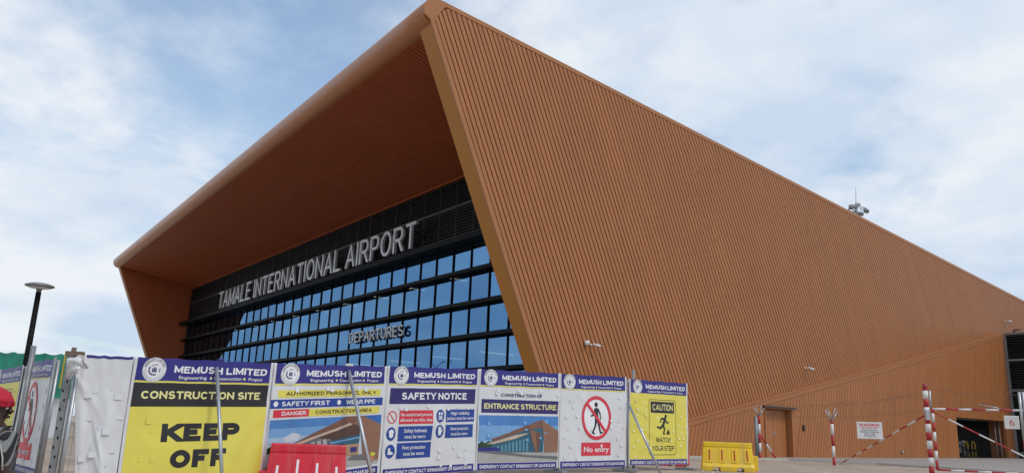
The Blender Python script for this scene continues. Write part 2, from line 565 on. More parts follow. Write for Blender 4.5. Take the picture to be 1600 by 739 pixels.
while g < 54.5 + LL * 8:
    g0, g1 = g + .014, g + .226 - .014
    for za, zbb in ((None, None),):
        zt = [line_cut(q, LL, lambda y: zfold(y) - .22) for q in (g0, g1)]
        zb = [ZB - .05, ZB - .05]
        ym = [q - LL * z for q, z in zip((g0, g1, g0, g1), zb + zt)]
        # boards that would cross the door or the bay opening are cut above the lintel
        def blocked(y0, y1, op): return y1 > op[0] - .03 and y0 < op[1] + .03
        yb = (g0 - LL * (ZB + .3), g1 - LL * (DOOR[2]))
        if blocked(yb[0], yb[1], DOOR): zb = [DOOR[2] + .0] * 2
        yb = (g0 - LL * (ZB + .3), g1 - LL * (OPEN[2]))
        if blocked(yb[0], yb[1], OPEN): zb = [OPEN[2]] * 2
        # keep the far end clear of the louvred bay
        for i, q in enumerate((g0, g1)):
            if q - LL * zt[i] > 54.76: zt[i] = (q - 54.76) / LL
        if min(zt) > max(zb) + .04:
            board(XF - .026, XF, g0, g1, LL, zb[0], zb[1], zt[0], zt[1], low, M['clad'])
    g += .226

# service door in the lower wall
dr = MB()
dr.bx((XF - .34, DOOR[0] + .08, ZB), (XF - .30, DOOR[1] - .08, DOOR[2] - .06))
door = dr.build('door', M['clad'], TB)
d1 = MB()
for y0, y1 in ((DOOR[0] + .1, DOOR[0] + .95), (DOOR[0] + .97, DOOR[1] - .1)):
    x = MB(); x.bx((XF - .30, y0, ZB + .05), (XF - .265, y1, DOOR[2] - .08)); x.build('door_leaf', M['clad'], door, bevel=.006)
x = MB(); x.tube([(XF - .26, DOOR[0] + .92, EYE + .4), (XF - .19, DOOR[0] + .92, EYE + .4), (XF - .19, DOOR[0] + 1.06, EYE + .4)], .014, 6)
x.bx((XF - .265, DOOR[0] + .89, EYE + .30), (XF - .25, DOOR[0] + .95, EYE + .46))
x.build('door_handle', M['galv'], door)
fr = MB()
fr.bx((XF - .34, DOOR[0], ZB), (XF + .03, DOOR[0] + .05, DOOR[2])); fr.bx((XF - .34, DOOR[1] - .05, ZB), (XF + .03, DOOR[1], DOOR[2]))
fr.bx((XF - .34, DOOR[0] + .05, DOOR[2] - .05), (XF + .03, DOOR[1] - .05, DOOR[2]))
fr.build('door_frame', M['trim'], door)
hd = MB(); hd.bx((XF - .05, DOOR[0] - .15, DOOR[2] + .005), (XF + .14, DOOR[1] + .2, DOOR[2] + .06)); hd.build('drip_hood', M['rail'], door)
x = MB(); x.bx((XF, 32.75, EYE + .52), (XF + .06, 32.87, EYE + .78)); x.build('card_reader', M['black'], low, bevel=.008)
x = MB(); x.box((XF + .04, 41.3, EYE - .26), (.08, .2, .12)); x.build('wall_socket', M['galv'], low, bevel=.01)

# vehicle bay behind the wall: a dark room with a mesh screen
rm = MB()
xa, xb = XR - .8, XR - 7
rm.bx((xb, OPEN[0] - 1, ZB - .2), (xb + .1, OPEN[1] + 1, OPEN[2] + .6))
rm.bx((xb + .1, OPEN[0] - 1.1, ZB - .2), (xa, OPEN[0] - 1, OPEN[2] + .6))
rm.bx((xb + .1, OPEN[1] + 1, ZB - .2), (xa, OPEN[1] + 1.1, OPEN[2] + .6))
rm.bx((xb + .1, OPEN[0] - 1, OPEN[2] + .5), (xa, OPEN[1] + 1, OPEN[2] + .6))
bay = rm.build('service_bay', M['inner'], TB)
sc = MB()
for k in range(int((OPEN[1] - OPEN[0] + 2.3) / .2)):
    for s in (1, -1):
        ya = OPEN[0] - (2.3 if s > 0 else 0) + k * .2
        y0, z0_ = ya, ZB + .3
        y1, z1_ = ya + s * 2.6, OPEN[2]
        if s < 0: y0, y1 = ya + 0, ya - 2.3
        # clip to the opening
        def clip(yA, zA, yB, zB):
            t0, t1 = 0, 1
            for lo, hi, A, D_ in ((OPEN[0], OPEN[1], yA, yB - yA),):
                if abs(D_) < 1e-6: continue
                a_, b_ = (lo - A) / D_, (hi - A) / D_
                t0 = max(t0, min(a_, b_)); t1 = min(t1, max(a_, b_))
            return (t0, t1) if t1 > t0 + .01 else None
        c = clip(y0, z0_, y1, z1_)
        if c:
            P = lambda t: (XF - .45, y0 + (y1 - y0) * t, z0_ + (z1_ - z0_) * t)
            sc.tube([P(c[0]), P(c[1])], .004, 3, caps=False)
tag(sc.build('mesh_screen', M['rail'], bay), kind='stuff')
x = MB()
for y in (OPEN[0] + .04, OPEN[1] - .04): x.tube([(XF - .4, y, ZB), (XF - .4, y, OPEN[2])], .035, 8)
x.tube([(XF - .4, OPEN[0], OPEN[2] - .05), (XF - .4, OPEN[1], OPEN[2] - .05)], .03, 8)
x.tube([(XF - .4, OPEN[1] - .6, ZB), (XF - .4, OPEN[1] - .6, OPEN[2])], .03, 8)
x.build('screen_frame', M['galvd'], bay)

# louvred plant bay that sticks out beyond the lower wall
LB0, LB1, LZ = XF + .03, -14.0, EYE + 7.18
lb = MB(); lb.bx((LB0 - .1, 55.0, ZB - .2), (LB1, YE, LZ - .03)); lbay = lb.build('louvred_bay', M['dark'], TB)
rails = [EYE + 5.47, EYE + 3.62, EYE + 1.75, EYE - .12]
fr = MB()
fr.bx((LB0 - .05, 54.80, ZB), (LB0 + .09, 54.93, LZ)); fr.bx((LB1 - .1, 54.80, ZB), (LB1, 54.93, LZ))
fr.bx((LB0 + .09, 54.80, LZ - .13), (LB1 - .1, 54.93, LZ))
for z in rails: fr.bx((LB0 + .09, 54.81, z - .06), (LB1 - .1, 54.93, z + .06))
for xx in (-19.6, -17.6, -15.7): fr.bx((xx - .05, 54.805, ZB), (xx + .05, 54.92, LZ - .13))
fr.build('bay_frame', M['galvd'], lbay)
z = ZB + .25
while z < LZ - .2:
    if all(abs(z - q) > .1 for q in rails):
        b_ = MB()
        b_.hexa([(LB0 + .09, 54.83, z - .045), (LB1 - .1, 54.83, z - .045), (LB1 - .1, 54.97, z + .03), (LB0 + .09, 54.97, z + .03),
                 (LB0 + .09, 54.83, z - .03), (LB1 - .1, 54.83, z - .03), (LB1 - .1, 54.97, z + .045), (LB0 + .09, 54.97, z + .045)])
        b_.build('louvre_blade', M['louvre'], lbay)
    z += .152

# roof slab
rb = MB()
rb.hexa([(XL - .7, 14.0, zr(14.0) - .5), (XR - .81, 12.6, zr(12.6) - .5), (XR - .81, YE, zr(YE) - .5), (XL - .7, YE, zr(YE) - .5),
         (XL - .7, 14.0, zr(14.0) + .14), (XR - .81, 12.6, zr(12.6) - .004), (XR - .81, YE, zr(YE) - .004), (XL - .7, YE, zr(YE) - .004)])
roof = rb.build('roof', M['roof'], TB)
# back wall closes the volume
x = MB(); x.bx((XL - .7, YE - .4, ZB - .2), (XR - .9, YE - .01, zr(YE) - .52)); x.build('back_wall', M['clad'], TB)

# rounded eave nose from the near to the far side
mb = MB()
segs = 46
rings = []
for s in range(segs + 1):
    t = s / segs
    X = (XR - .3) + ((XL - .62) - (XR - .3)) * t
    cy = NCR[0] + (NCL[0] - NCR[0]) * t
    row = []
    for k in range(15):
        a = R(88 + k * 13.2)
        row.append(len(mb.v)); mb.v.append((X, cy + NR * math.cos(a), NCR[1] + NR * math.sin(a)))
    row.append(len(mb.v)); mb.v.append((X, cy + .35, NCR[1] - NR + .02))
    row.append(len(mb.v)); mb.v.append((X, cy + .35, NCR[1] + NR - .05))
    rings.append(row)
for a, b in zip(rings, rings[1:]):
    mb.skin(a, b)
mb.cap(rings[0]); mb.cap(rings[-1], flip=True)
nose = mb.build('eave_nose', M['nose'], TB)
# joints in the nose sheet
for t in (.022, .2, .4, .6, .8):
    X = XR + (XL - XR) * t
    cy = NCR[0] + (NCL[0] - NCR[0]) * t
    j = MB(); ra = []; 
    for dx_ in (-.008, .008):
        ra.append([])
        for k in range(15):
            a = R(92 + k * 12.6)
            ra[-1].append((X + dx_, cy + (NR + .004) * math.cos(a), NCR[1] + (NR + .004) * math.sin(a)))
    for k in range(14):
        j.poly([ra[0][k], ra[1][k], ra[1][k + 1], ra[0][k + 1]])
    j.build('sheet_joint', M['roof'], nose)

# soffit with boards running front to back
SZ0, SZ1 = NCR[1] - NR + .015, EYE + 12.42
def ysf(X): t = (X - XR) / (XL - XR); return NCR[0] + (NCL[0] - NCR[0]) * t - .02
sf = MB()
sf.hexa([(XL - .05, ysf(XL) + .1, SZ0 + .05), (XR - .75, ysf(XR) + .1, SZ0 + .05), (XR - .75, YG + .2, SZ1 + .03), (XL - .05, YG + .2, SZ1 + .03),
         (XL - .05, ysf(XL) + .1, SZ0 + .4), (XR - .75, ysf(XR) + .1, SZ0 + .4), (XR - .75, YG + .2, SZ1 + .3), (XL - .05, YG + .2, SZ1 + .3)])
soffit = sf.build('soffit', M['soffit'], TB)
YM = 16.55
X = XR - .82
n_s = 0
SK = -.22
while X > XL + .3:
    for part in (0, 1):
        b_ = MB()
        Xa, Xb = X - .035, X - .21 + .01
        def sp(Xc, y, dz):
            zc = SZ0 + (SZ1 - SZ0) * (y - ysf(Xc)) / (YG - ysf(Xc))
            Xs = Xc + SK * (y - 12.6)
            return (max(XL + .02, Xs), y, zc + dz)
        y0a, y1a = (ysf(Xa), YM - .02) if part == 0 else (YM + .02, YG - .02)
        lowf = -.012
        # boards that start behind the near wall are cut by it; those past the far wall stop there
        if Xb + SK * (y1a - 12.6) < XL - .0: 
            continue
        b_.hexa([sp(Xb, y0a, lowf), sp(Xa, y0a, lowf), sp(Xa, y1a, lowf), sp(Xb, y1a, lowf),
                 sp(Xb, y0a, .045), sp(Xa, y0a, .045), sp(Xa, y1a, .045), sp(Xb, y1a, .045)])
        if part == 0 or n_s < 24:
            b_.build('soffit_board', M['soffit'], soffit)
        else:
            if n_s == 24: back_rest = MB()
            i = len(back_rest.v)
            back_rest.v += b_.v; back_rest.f += [tuple(q + i for q in f) for f in b_.f]; back_rest.mi += b_.mi; back_rest.sm += b_.sm
    n_s += 1
    X -= .21
tag(back_rest.build('soffit_boards', M['soffit'], soffit), kind='stuff')
# boards over the wedge next to the near wall
x = MB()
x.poly([(XR - .8, 12.62, SZ0 - .006), (XR - .8, YG, SZ1 - .006), (XR - .82 + SK * (YG - 12.6), YG, SZ1 - .006)])
x.build('soffit_infill', M['soffit'], soffit)

# far side wall
fw = MB()
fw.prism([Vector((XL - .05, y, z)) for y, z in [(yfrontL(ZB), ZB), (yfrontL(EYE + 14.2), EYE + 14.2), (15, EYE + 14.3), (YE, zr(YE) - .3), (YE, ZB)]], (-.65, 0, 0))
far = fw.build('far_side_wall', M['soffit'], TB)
LF = .4326
g = yfrontL(0) + .12
x = MB()
pl = lambda z, d, xx: Vector((xx, yfrontL(z) + d, z))
zt_ = EYE + 13.7
x.hexa([pl(ZB, -.02, XL - .7), pl(ZB, -.02, XL + .01), pl(ZB, .1, XL + .01), pl(ZB, .1, XL - .7), pl(zt_, -.02, XL - .7), pl(zt_, -.02, XL + .01), pl(zt_, .1, XL + .01), pl(zt_, .1, XL - .7)])
x.build('edge_trim', M['trim'], far)
def zsof(y): return SZ0 + (SZ1 - SZ0) * (y - ysf(XL)) / (YG - ysf(XL)) + .02
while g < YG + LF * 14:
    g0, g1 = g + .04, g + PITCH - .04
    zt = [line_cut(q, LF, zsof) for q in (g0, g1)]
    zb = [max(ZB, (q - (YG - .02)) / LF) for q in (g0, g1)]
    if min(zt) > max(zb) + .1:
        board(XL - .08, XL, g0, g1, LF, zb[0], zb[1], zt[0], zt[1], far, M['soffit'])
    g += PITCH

# glass front
gw = MB(); gw.bx((XL, YG + .06, EYE + 8.76), (XR - .8, YG + .2, SZ1 + .1)); gwall = gw.build('glass_front', M['dark'], TB)
# the hall behind the glass: floors, back wall and rows of strip lights
hall = MB(); hall.bx((XL + .01, YG + 9, ZB), (XR - .82, YG + 9.2, EYE + 8.7))
hall.bx((XL + .01, YG + .25, EYE + 8.55), (XR - .82, YG + 9, EYE + 8.70)); hall.bx((XL + .01, YG + .4, EYE + 3.98), (XR - .82, YG + 9, EYE + 4.12))
hall.bx((XL + .01, YG + .1, ZB + .1), (XR - .82, YG + 9, ZB + .2))
hallo = hall.build('departure_hall', M['hall'], TB)
for lev in (EYE + 8.5, EYE + 3.93):
    xq = XR - 2.2
    while xq > XL + 1:
        for y0 in (2.4,):
            q = MB(); q.bx((xq - .04, YG + y0, lev - .05), (xq + .04, YG + y0 + 2.1, lev)); q.build('strip_light', M['strip'], hallo)
        xq -= 4.8
FIN = [EYE + 8.754, EYE + 7.252, EYE + 5.675, EYE + 4.127, EYE + 2.57, EYE + 1.02]
MX = [-28.14 - 1.602 * n for n in range(-4, 33)]
MX = [q for q in MX if XL + .1 < q < XR - .85]
edges = [XR - .8] + MX + [XL]
rows = [(FIN[1] + .17, FIN[0]), (FIN[2] + .17, FIN[1]), (FIN[3] + .17, FIN[2]), (FIN[4] + .17, FIN[3]), (FIN[5] + .17, FIN[4]), (ZB + .2, FIN[5])]
rp = random.Random(3)
for (za, zb) in rows:
    for a, b in zip(edges, edges[1:]):
        w, h = (a - b) / 2 - .004, (zb - za) / 2
        c = Vector(((a + b) / 2, YG, (za + zb) / 2))
        tx, tz = rp.gauss(0, R(.3)), rp.gauss(0, R(.3))
        p_ = MB()
        # slightly pillowed pane, a 3x3 sheet of real thickness
        bow = rp.gauss(.0, .0012)
        idx = []
        for j in range(4):
            for i in range(4):
                u, v = i / 3 * 2 - 1, j / 3 * 2 - 1
                idx.append((c.x + u * w, c.y - .01 + u * w * tx + v * h * tz - bow * (1 - u * u) * (1 - v * v), c.z + v * h))
        p_.v = idx
        for j in range(3):
            for i in range(3):
                p_.f.append((j * 4 + i, j * 4 + i + 1, j * 4 + i + 5, j * 4 + i + 4)); p_.mi.append(0); p_.sm.append(True)
        o = p_.build('pane', M['glass'], gwall, recalc=False)
for q in MX:
    x = MB(); x.bx((q - .024, YG - .07, ZB), (q + .024, YG + .05, FIN[0] - .001)); x.build('mullion', M['dark'], gwall)
for i, z in enumerate(FIN):
    d = .80 if i == 0 else .45
    th = .26 if i == 0 else .17
    x = MB(); x.bx((XL + .02, YG - d, z), (XR - .82, YG - d + .06, z + th)); x.bx((XL + .02, YG - d + .06, z + .03), (XR - .82, YG + .05, z + th - .03))
    x.build('sun_fin', M['dark'], gwall)
# louvre band over the glass
LVZ0, LVZ1 = FIN[0] + .27, SZ1
lv = MB(); lv.bx((XL + .01, YG - .03, EYE + 10.88), (XR - .82, YG + .05, EYE + 11.03))
lvr = lv.build('louvre_rail', M['rail'], gwall)
z = LVZ0 + .08
while z < LVZ1 - .05:
    if abs(z - (EYE + 10.95)) > .1:
        x = MB()
        x.hexa([(XL + .01, YG - .06, z - .05), (XR - .82, YG - .06, z - .05), (XR - .82, YG + .03, z + .03), (XL + .01, YG + .03, z + .03),
                (XL + .01, YG - .06, z - .03), (XR - .82, YG - .06, z - .03), (XR - .82, YG + .03, z + .05), (XL + .01, YG + .03, z + .05)])
        x.build('louvre_blade', M['louvre'], gwall)
    z += .15
for q in MX:
    x = MB(); x.bx((q - .016, YG - .03, LVZ0), (q + .016, YG + .05, LVZ1)); x.build('louvre_post', M['rail'], gwall)
x = MB(); x.bx((XL, YG - .1, SZ1 - .05), (XR - .8, YG + .05, SZ1 + .05)); x.build('head_trim', M['soffit'], gwall)

# ------------------------------------------------------------------ lettering
def _arc(cx, cy, rx, ry, a0, a1, n=10):
    return [(cx + rx * math.cos(R(a0 + (a1 - a0) * k / n)), cy + ry * math.sin(R(a0 + (a1 - a0) * k / n))) for k in range(n + 1)]
# capital letters as pen strokes in a unit box: width, list of (points, closed)
GLY = {
    'A': (1.02, [[(0, 0), (.5, 1), (1, 0)], [(.2, .3), (.8, .3)]]),
    'B': (.92, [[(0, .52), (0, 1), (.62, 1)] + _arc(.62, .76, .3, .24, 90, -90, 8) + [(0, .52)], [(0, .52), (0, 0), (.66, 0)] + _arc(.66, .26, .34, .26, -90, 90, 8)]),
    'C': (.93, [_arc(.54, .5, .54, .5, 38, 322, 22)]),
    'D': (.95, [[(.5, 0), (0, 0), (0, 1), (.5, 1)] + _arc(.5, .5, .5, .5, 90, -90, 14)]),
    'E': (.82, [[(1, 0), (0, 0), (0, 1), (1, 1)], [(0, .52), (.9, .52)]]),
    'F': (.78, [[(0, 0), (0, 1), (1, 1)], [(0, .50), (.85, .50)]]),
    'G': (1.0, [_arc(.5, .5, .5, .5, 45, 300, 20) + [(1, .2), (1, .46), (.56, .46)]]),
    'H': (.94, [[(0, 0), (0, 1)], [(1, 0), (1, 1)], [(0, .52), (1, .52)]]),
    'I': (.0, [[(0, 0), (0, 1)]]),
    'J': (.7, [[(1, 1), (1, .3)] + _arc(.5, .3, .5, .3, 0, -180, 10)]),
    'K': (.95, [[(0, 0), (0, 1)], [(.95, 1), (.06, .42)], [(.32, .56), (1, 0)]]),
    'L': (.78, [[(0, 1), (0, 0), (1, 0)]]),
    'M': (1.12, [[(0, 0), (0, 1), (.5, .12), (1, 1), (1, 0)]]),
    'N': (.96, [[(0, 0), (0, 1), (1, 0), (1, 1)]]),
    'O': (1.04, [_arc(.5, .5, .5, .5, 0, 360, 28)]),
    'P': (.88, [[(0, 0), (0, 1), (.62, 1)] + _arc(.62, .73, .36, .27, 90, -90, 9) + [(0, .46)]]),
    'Q': (1.04, [_arc(.5, .5, .5, .5, 0, 360, 28), [(.6, .25), (1, -.05)]]),
    'R': (.94, [[(0, 0), (0, 1), (.62, 1)] + _arc(.62, .74, .34, .26, 90, -90, 9) + [(0, .48)], [(.55, .48), (1, 0)]]),
    'S': (.9, [_arc(.5, .745, .44, .255, 28, 270, 14) + _arc(.5, .255, .5, .255, 85, -152, 14)]),
    'T': (.9, [[(0, 1), (1, 1)], [(.5, 0), (.5, 1)]]),
    'U': (.94, [[(0, 1), (0, .36)] + _arc(.5, .36, .5, .36, 180, 360, 14) + [(1, 1)]]),
    'V': (1.0, [[(0, 1), (.5, 0), (1, 1)]]),
    'W': (1.4, [[(0, 1), (.25, 0), (.5, .95), (.75, 0), (1, 1)]]),
    'X': (.98, [[(0, 0), (1, 1)], [(0, 1), (1, 0)]]),
    'Y': (.98, [[(0, 1), (.5, .45), (1, 1)], [(.5, 0), (.5, .45)]]),
    'Z': (.88, [[(0, 1), (1, 1), (0, 0), (1, 0)]]),
    '0': (.74, [_arc(.5, .5, .5, .5, 0, 360, 24)]),
    '2': (.74, [_arc(.5, .72, .47, .28, 165, -35, 12) + [(0, 0), (1, 0)]]),
    '3': (.74, [_arc(.5, .76, .42, .24, 150, -90, 10), _arc(.5, .26, .5, .26, 90, -150, 12)]),
    '4': (.78, [[(.75, 0), (.75, 1), (0, .28), (1, .28)]]),
    '5': (.74, [[(.92, 1), (.16, 1), (.08, .52)] + _arc(.5, .32, .5, .32, 130, -150, 14)]),
    '6': (.74, [_arc(.5, .3, .5, .3, 0, 360, 20), _arc(.62, .45, .6, .55, 80, 190, 8)]),
    '7': (.74, [[(0, 1), (1, 1), (.4, 0)]]),
    '8': (.74, [_arc(.5, .75, .42, .25, 0, 360, 18), _arc(.5, .26, .5, .26, 0, 360, 18)]),
    '9': (.74, [_arc(.5, .7, .5, .3, 0, 360, 20), _arc(.38, .55, .6, .55, -100, 10, 8)]),
    '1': (.3, [[(.0, .78), (1, 1), (1, 0)]]),
    '!': (.0, [[(0, .38), (0, 1)], [(0, 0), (0, .06)]]),
    ',': (.0, [[(0, -.08), (0, .08)]]), '.': (.0, [[(0, 0), (0, .05)]]),
}

def glyph_into(b, ch, x0, t, z0=0., tx=None):
    """add one stroked capital to bmesh b; returns its advance (cap height 1)"""
    w, strokes = GLY[ch]
    tx = tx or t
    iw = max(0., w * .82)
    step = .0
    new = []
    for si, pts in enumerate(strokes):
        P = [Vector((x0 + tx / 2 + p[0] * iw, t / 2 + p[1] * (1 - t), 0)) for p in pts]
        closed = (P[0] - P[-1]).length < 1e-4 and len(P) > 6
        Q = []
        for p in P:
            if not Q or (p - Q[-1]).length > 1e-4: Q.append(p)
        if closed: Q = Q[:-1]
        n = len(Q)
        if not closed:
            e = t * .5
            d0 = (Q[0] - Q[1]).normalized(); d1 = (Q[-1] - Q[-2]).normalized()
            curved = n > 8
            k0 = e if not curved else 0
            # flat terminals reach the edge of the letter box; slanting ones overrun and are trimmed
            ex = lambda d: (e if (abs(d.x) < .01 or abs(d.y) < .01) else e * 2.2)
            end0 = pts[0] in ((0, 0), (1, 1), (0, 1), (1, 0), (.5, 0), (.95, 1), (.75, 0), (.4, 0)) ; end1 = pts[-1] in ((0, 0), (1, 1), (0, 1), (1, 0), (.5, 0), (.75, 0), (.4, 0))
            if end0: Q[0] = Q[0] + d0 * ex(d0)
            if end1: Q[-1] = Q[-1] + d1 * ex(d1)
        Lft = []; Rgt = []
        for k in range(n):
            a = Q[k - 1] if (closed or k > 0) else None
            c = Q[(k + 1) % n] if (closed or k < n - 1) else None
            d1 = (Q[k] - a).normalized() if a is not None else (c - Q[k]).normalized()
            d2 = (c - Q[k]).normalized() if c is not None else d1
            n1 = Vector((-d1.y, d1.x, 0)); n2 = Vector((-d2.y, d2.x, 0))
            m_ = n1 + n2
            if m_.length < 1e-3: m_ = n1
            m_.normalize()
            q = max(.22, m_.dot(n1))
            # horizontal pen width tx on upright strokes, t on level ones
            hw = (t / 2) / q
            off = m_ * hw
            off = Vector((off.x * tx / t, off.y, 0))
            Lft.append(Q[k] + off); Rgt.append(Q[k] - off)
        zz = z0 + si * 1e-3
        vl = [b.verts.new((p.x, p.y, zz)) for p in Lft]; vr = [b.verts.new((p.x, p.y, zz)) for p in Rgt]
        for k in range(n if closed else n - 1):
            j = (k + 1) % n
            try: new.append(b.faces.new((vl[k], vl[j], vr[j], vr[k])))
            except ValueError: pass
    return iw + tx

def caps_mesh(s, t=.2, gap=.13, space=.42, tx=None, each=False):
    b = bmesh.new(); x = 0.; outl = []
    tx = tx or t
    for ch in s:
        if ch == ' ':
            x += space; continue
        if each:
            b2 = bmesh.new(); adv = glyph_into(b2, ch, x, t, 0, tx); trim(b2); outl.append((ch, b2))
        else:
            adv = glyph_into(b, ch, x, t, 0, tx)
        x += adv + gap
    if each:
        b.free(); return outl, x - gap
    trim(b)
    return b

def trim(b):
    for co, no in ((Vector((0, 1, 0)), Vector((0, 1, 0))), (Vector((0, 0, 0)), Vector((0, -1, 0)))):
        bmesh.ops.bisect_plane(b, geom=b.verts[:] + b.edges[:] + b.faces[:], plane_co=co, plane_no=no, clear_outer=True, dist=1e-5)

_tc = {}
def text_mesh(s, bold=.0, ext=0., res=3):
    """flat letters as a bmesh in the XY plane, cap height about .7 (lower case allowed)"""
    key = (s, bold, res)
    if key not in _tc:
        cu = bpy.data.curves.new('t', 'FONT')
        cu.body = s; cu.size = 1.0; cu.resolution_u = res
        cu.fill_mode = 'FRONT'
        ob = bpy.data.objects.new('t', cu)
        me = ob.to_mesh().copy()
        bpy.data.objects.remove(ob); bpy.data.curves.remove(cu)
        _tc[key] = me
    me = _tc[key]
    b = bmesh.new(); b.from_mesh(me)
    if bold:
        # heavier weight: the same outline laid again a hair to each side
        for k, (ox, oy) in enumerate(((-1, 0), (1, 0), (0, .6), (0, -.6))):
            i = len(b.verts)
            b.from_mesh(me)
            b.verts.ensure_lookup_table()
            for v in b.verts[i:]:
                v.co = v.co + Vector((ox * bold, oy * bold, (k + 1) * 1e-3))
    return b

def bm_bounds(b):
    xs = [v.co.x for v in b.verts]; ys = [v.co.y for v in b.verts]
    return min(xs), max(xs), min(ys), max(ys)

def wall_letters(txt, x0, x1, zb, zt, y, depth, parent, name, t=.115, tx=.155, gap=.19, space=.44):
    """solid letters in front of a wall that faces -Y; each letter a part"""
    lst, tot = caps_mesh(txt, t, gap, space, tx, each=True)
    sx = (x1 - x0) / tot; sy = zt - zb
    for ch, one in lst:
        g = bmesh.ops.extrude_face_region(one, geom=one.faces[:])
        vs_ = [e for e in g['geom'] if isinstance(e, bmesh.types.BMVert)]
        st = set(vs_)
        for v in one.verts:
            front = v not in st
            v.co = Vector((x0 + v.co.x * sx, y + (-v.co.z * 2 if front else depth), zb + v.co.y * sy))
        bmesh.ops.recalc_face_normals(one, faces=one.faces)
        me = bpy.data.meshes.new(name); one.to_mesh(me); one.free()
        me.materials.append(M['letter'])
        o = bpy.data.objects.new(name, me); COL.objects.link(o); o.parent = parent

sg = MB()
sg.bx((-68.6, YG - .72, FIN[0] + .27), (-35.4, YG - .66, FIN[0] + .33)); sg.bx((-68.6, YG - .72, EYE + 9.75), (-35.4, YG - .68, EYE + 9.80))
for k in range(14):
    q = -68.2 + k * 2.5
    sg.bx((q, YG - .69, EYE + 9.76), (q + .05, YG - .06, EYE + 9.80))
sign = sg.build('main_sign', M['dark'], TB)
wall_letters('TAMALE INTERNATIONAL AIRPORT', -68.55, -35.5, EYE + 9.12, EYE + 10.53, YG - .86, .14, sign, 'letter')
sg = MB(); sg.bx((-43.6, YG - .24, EYE + 4.78), (-37.3, YG - .20, EYE + 4.82)); sg.bx((-43.6, YG - .24, EYE + 5.14), (-37.3, YG - .20, EYE + 5.18))
for k in range(4):
    q = -43.3 + k * 1.9
    sg.bx((q, YG - .20, EYE + 4.78), (q + .04, YG - .08, EYE + 5.18))
sign2 = sg.build('departures_sign', M['dark'], TB)
wall_letters('DEPARTURES', -43.65, -37.2, EYE + 4.70, EYE + 5.30, YG - .27, .09, sign2, 'letter')

# ------------------------------------------------------------------ printed banners
class Cloth:
    """a hung banner: four corners, a wavy surface; prints follow the same surface"""
    def __init__(self, TL, TR, BL, BR, seed, amp=.010):
        self.c = (TL, TR, BL, BR)
        self.W = ((TR - TL).length + (BR - BL).length) / 2
        self.H = ((BL - TL).length + (BR - TR).length) / 2
        self.n = (TR - TL).cross(BL - TL).normalized()
        if self.n.dot(CAM - TL) < 0: self.n = -self.n
        self.seed = seed; self.amp = amp
        rr = random.Random(seed)
        self.cr = [(rr.uniform(0, 1), rr.uniform(0, 1), rr.uniform(-1.2, 1.2), rr.uniform(.5, 1)) for _ in range(7)]
    def disp(self, u, v):
        s = self.seed * 3.7
        d = self.amp * (mnoise.noise(Vector((u * 2.6 + s, v * 1.7, s))) * 1.5 + mnoise.noise(Vector((u * 6 + s, v * 5, s + 4))) * .55)
        for (a, b, ang, k) in self.cr:                # diagonal creases
            t = (u - a) * math.cos(ang) + (v - b) * math.sin(ang)
            l = -(u - a) * math.sin(ang) + (v - b) * math.cos(ang)
            d += k * self.amp * .8 * math.exp(-(t / .038) ** 2) * math.exp(-(l / .25) ** 2)
        d += .012 * math.sin(math.pi * u) * v            # belly
        # scalloped top edge between the ties
        return d
    def p(self, u, v, off=0.):
        TL, TR, BL, BR = self.c
        q = TL.lerp(TR, u).lerp(BL.lerp(BR, u), v)
        q = q + Vector((0, 0, -.012 * math.sin(u * math.pi * 4) ** 2 * max(0, 1 - v * 4)))
        return q + self.n * (self.disp(u, v) + off)

def sub_map(b, cl, off, name, mt, parent, step=.05):
    """cut a flat bmesh (x right, y down, metres) on a grid and lay it on the cloth"""
    if not b.verts:
        b.free(); return None
    xa, xb, ya, yb = bm_bounds(b)
    for axis, lo, hi in ((0, xa, xb), (1, ya, yb)):
        k = math.floor(lo / step) + 1
        while k * step < hi - 1e-4:
            co = Vector((k * step, 0, 0)) if axis == 0 else Vector((0, k * step, 0))
            no = Vector((1, 0, 0)) if axis == 0 else Vector((0, 1, 0))
            bmesh.ops.bisect_plane(b, geom=b.verts[:] + b.edges[:] + b.faces[:], plane_co=co, plane_no=no, dist=1e-5)
            k += 1
    for v in b.verts:
        v.co = cl.p(v.co.x / cl.W, v.co.y / cl.H, off + v.co.z)
    for f in b.faces:
        f.normal_update()
        if f.normal.dot(cl.n) < 0: f.normal_flip()
        f.smooth = True
    me = bpy.data.meshes.new(name); b.to_mesh(me); b.free()
    me.materials.append(mt)
    o = bpy.data.objects.new(name, me); COL.objects.link(o); o.parent = parent
    return o

def sh_poly(b, pts):
    f = b.faces.new([b.verts.new((x, y, 0)) for x, y in pts])
    if len(pts) > 4: bmesh.ops.triangulate(b, faces=[f])
def sh_rect(b, x0, y0, x1, y1): sh_poly(b, [(x0, y0), (x1, y0), (x1, y1), (x0, y1)])
def sh_circ(b, x, y, r, n=28, ry=None):
    c = b.verts.new((x, y, 0)); rr = ry or r
    vs_ = [b.verts.new((x + r * math.cos(2 * math.pi * k / n), y + rr * math.sin(2 * math.pi * k / n), 0)) for k in range(n)]
    for k in range(n): b.faces.new((c, vs_[k], vs_[(k + 1) % n]))
def sh_ring(b, x, y, r0, r1, n=40, a0=0, a1=360):
    full = abs(a1 - a0) >= 360
    m_ = n if full else n + 1
    A = []; B_ = []
    for k in range(m_):
        a = R(a0 + (a1 - a0) * k / n)
        A.append(b.verts.new((x + r0 * math.cos(a), y + r0 * math.sin(a), 0))); B_.append(b.verts.new((x + r1 * math.cos(a), y + r1 * math.sin(a), 0)))
    for k in range(n):
        j = (k + 1) % m_
        b.faces.new((A[k], A[j], B_[j], B_[k]))
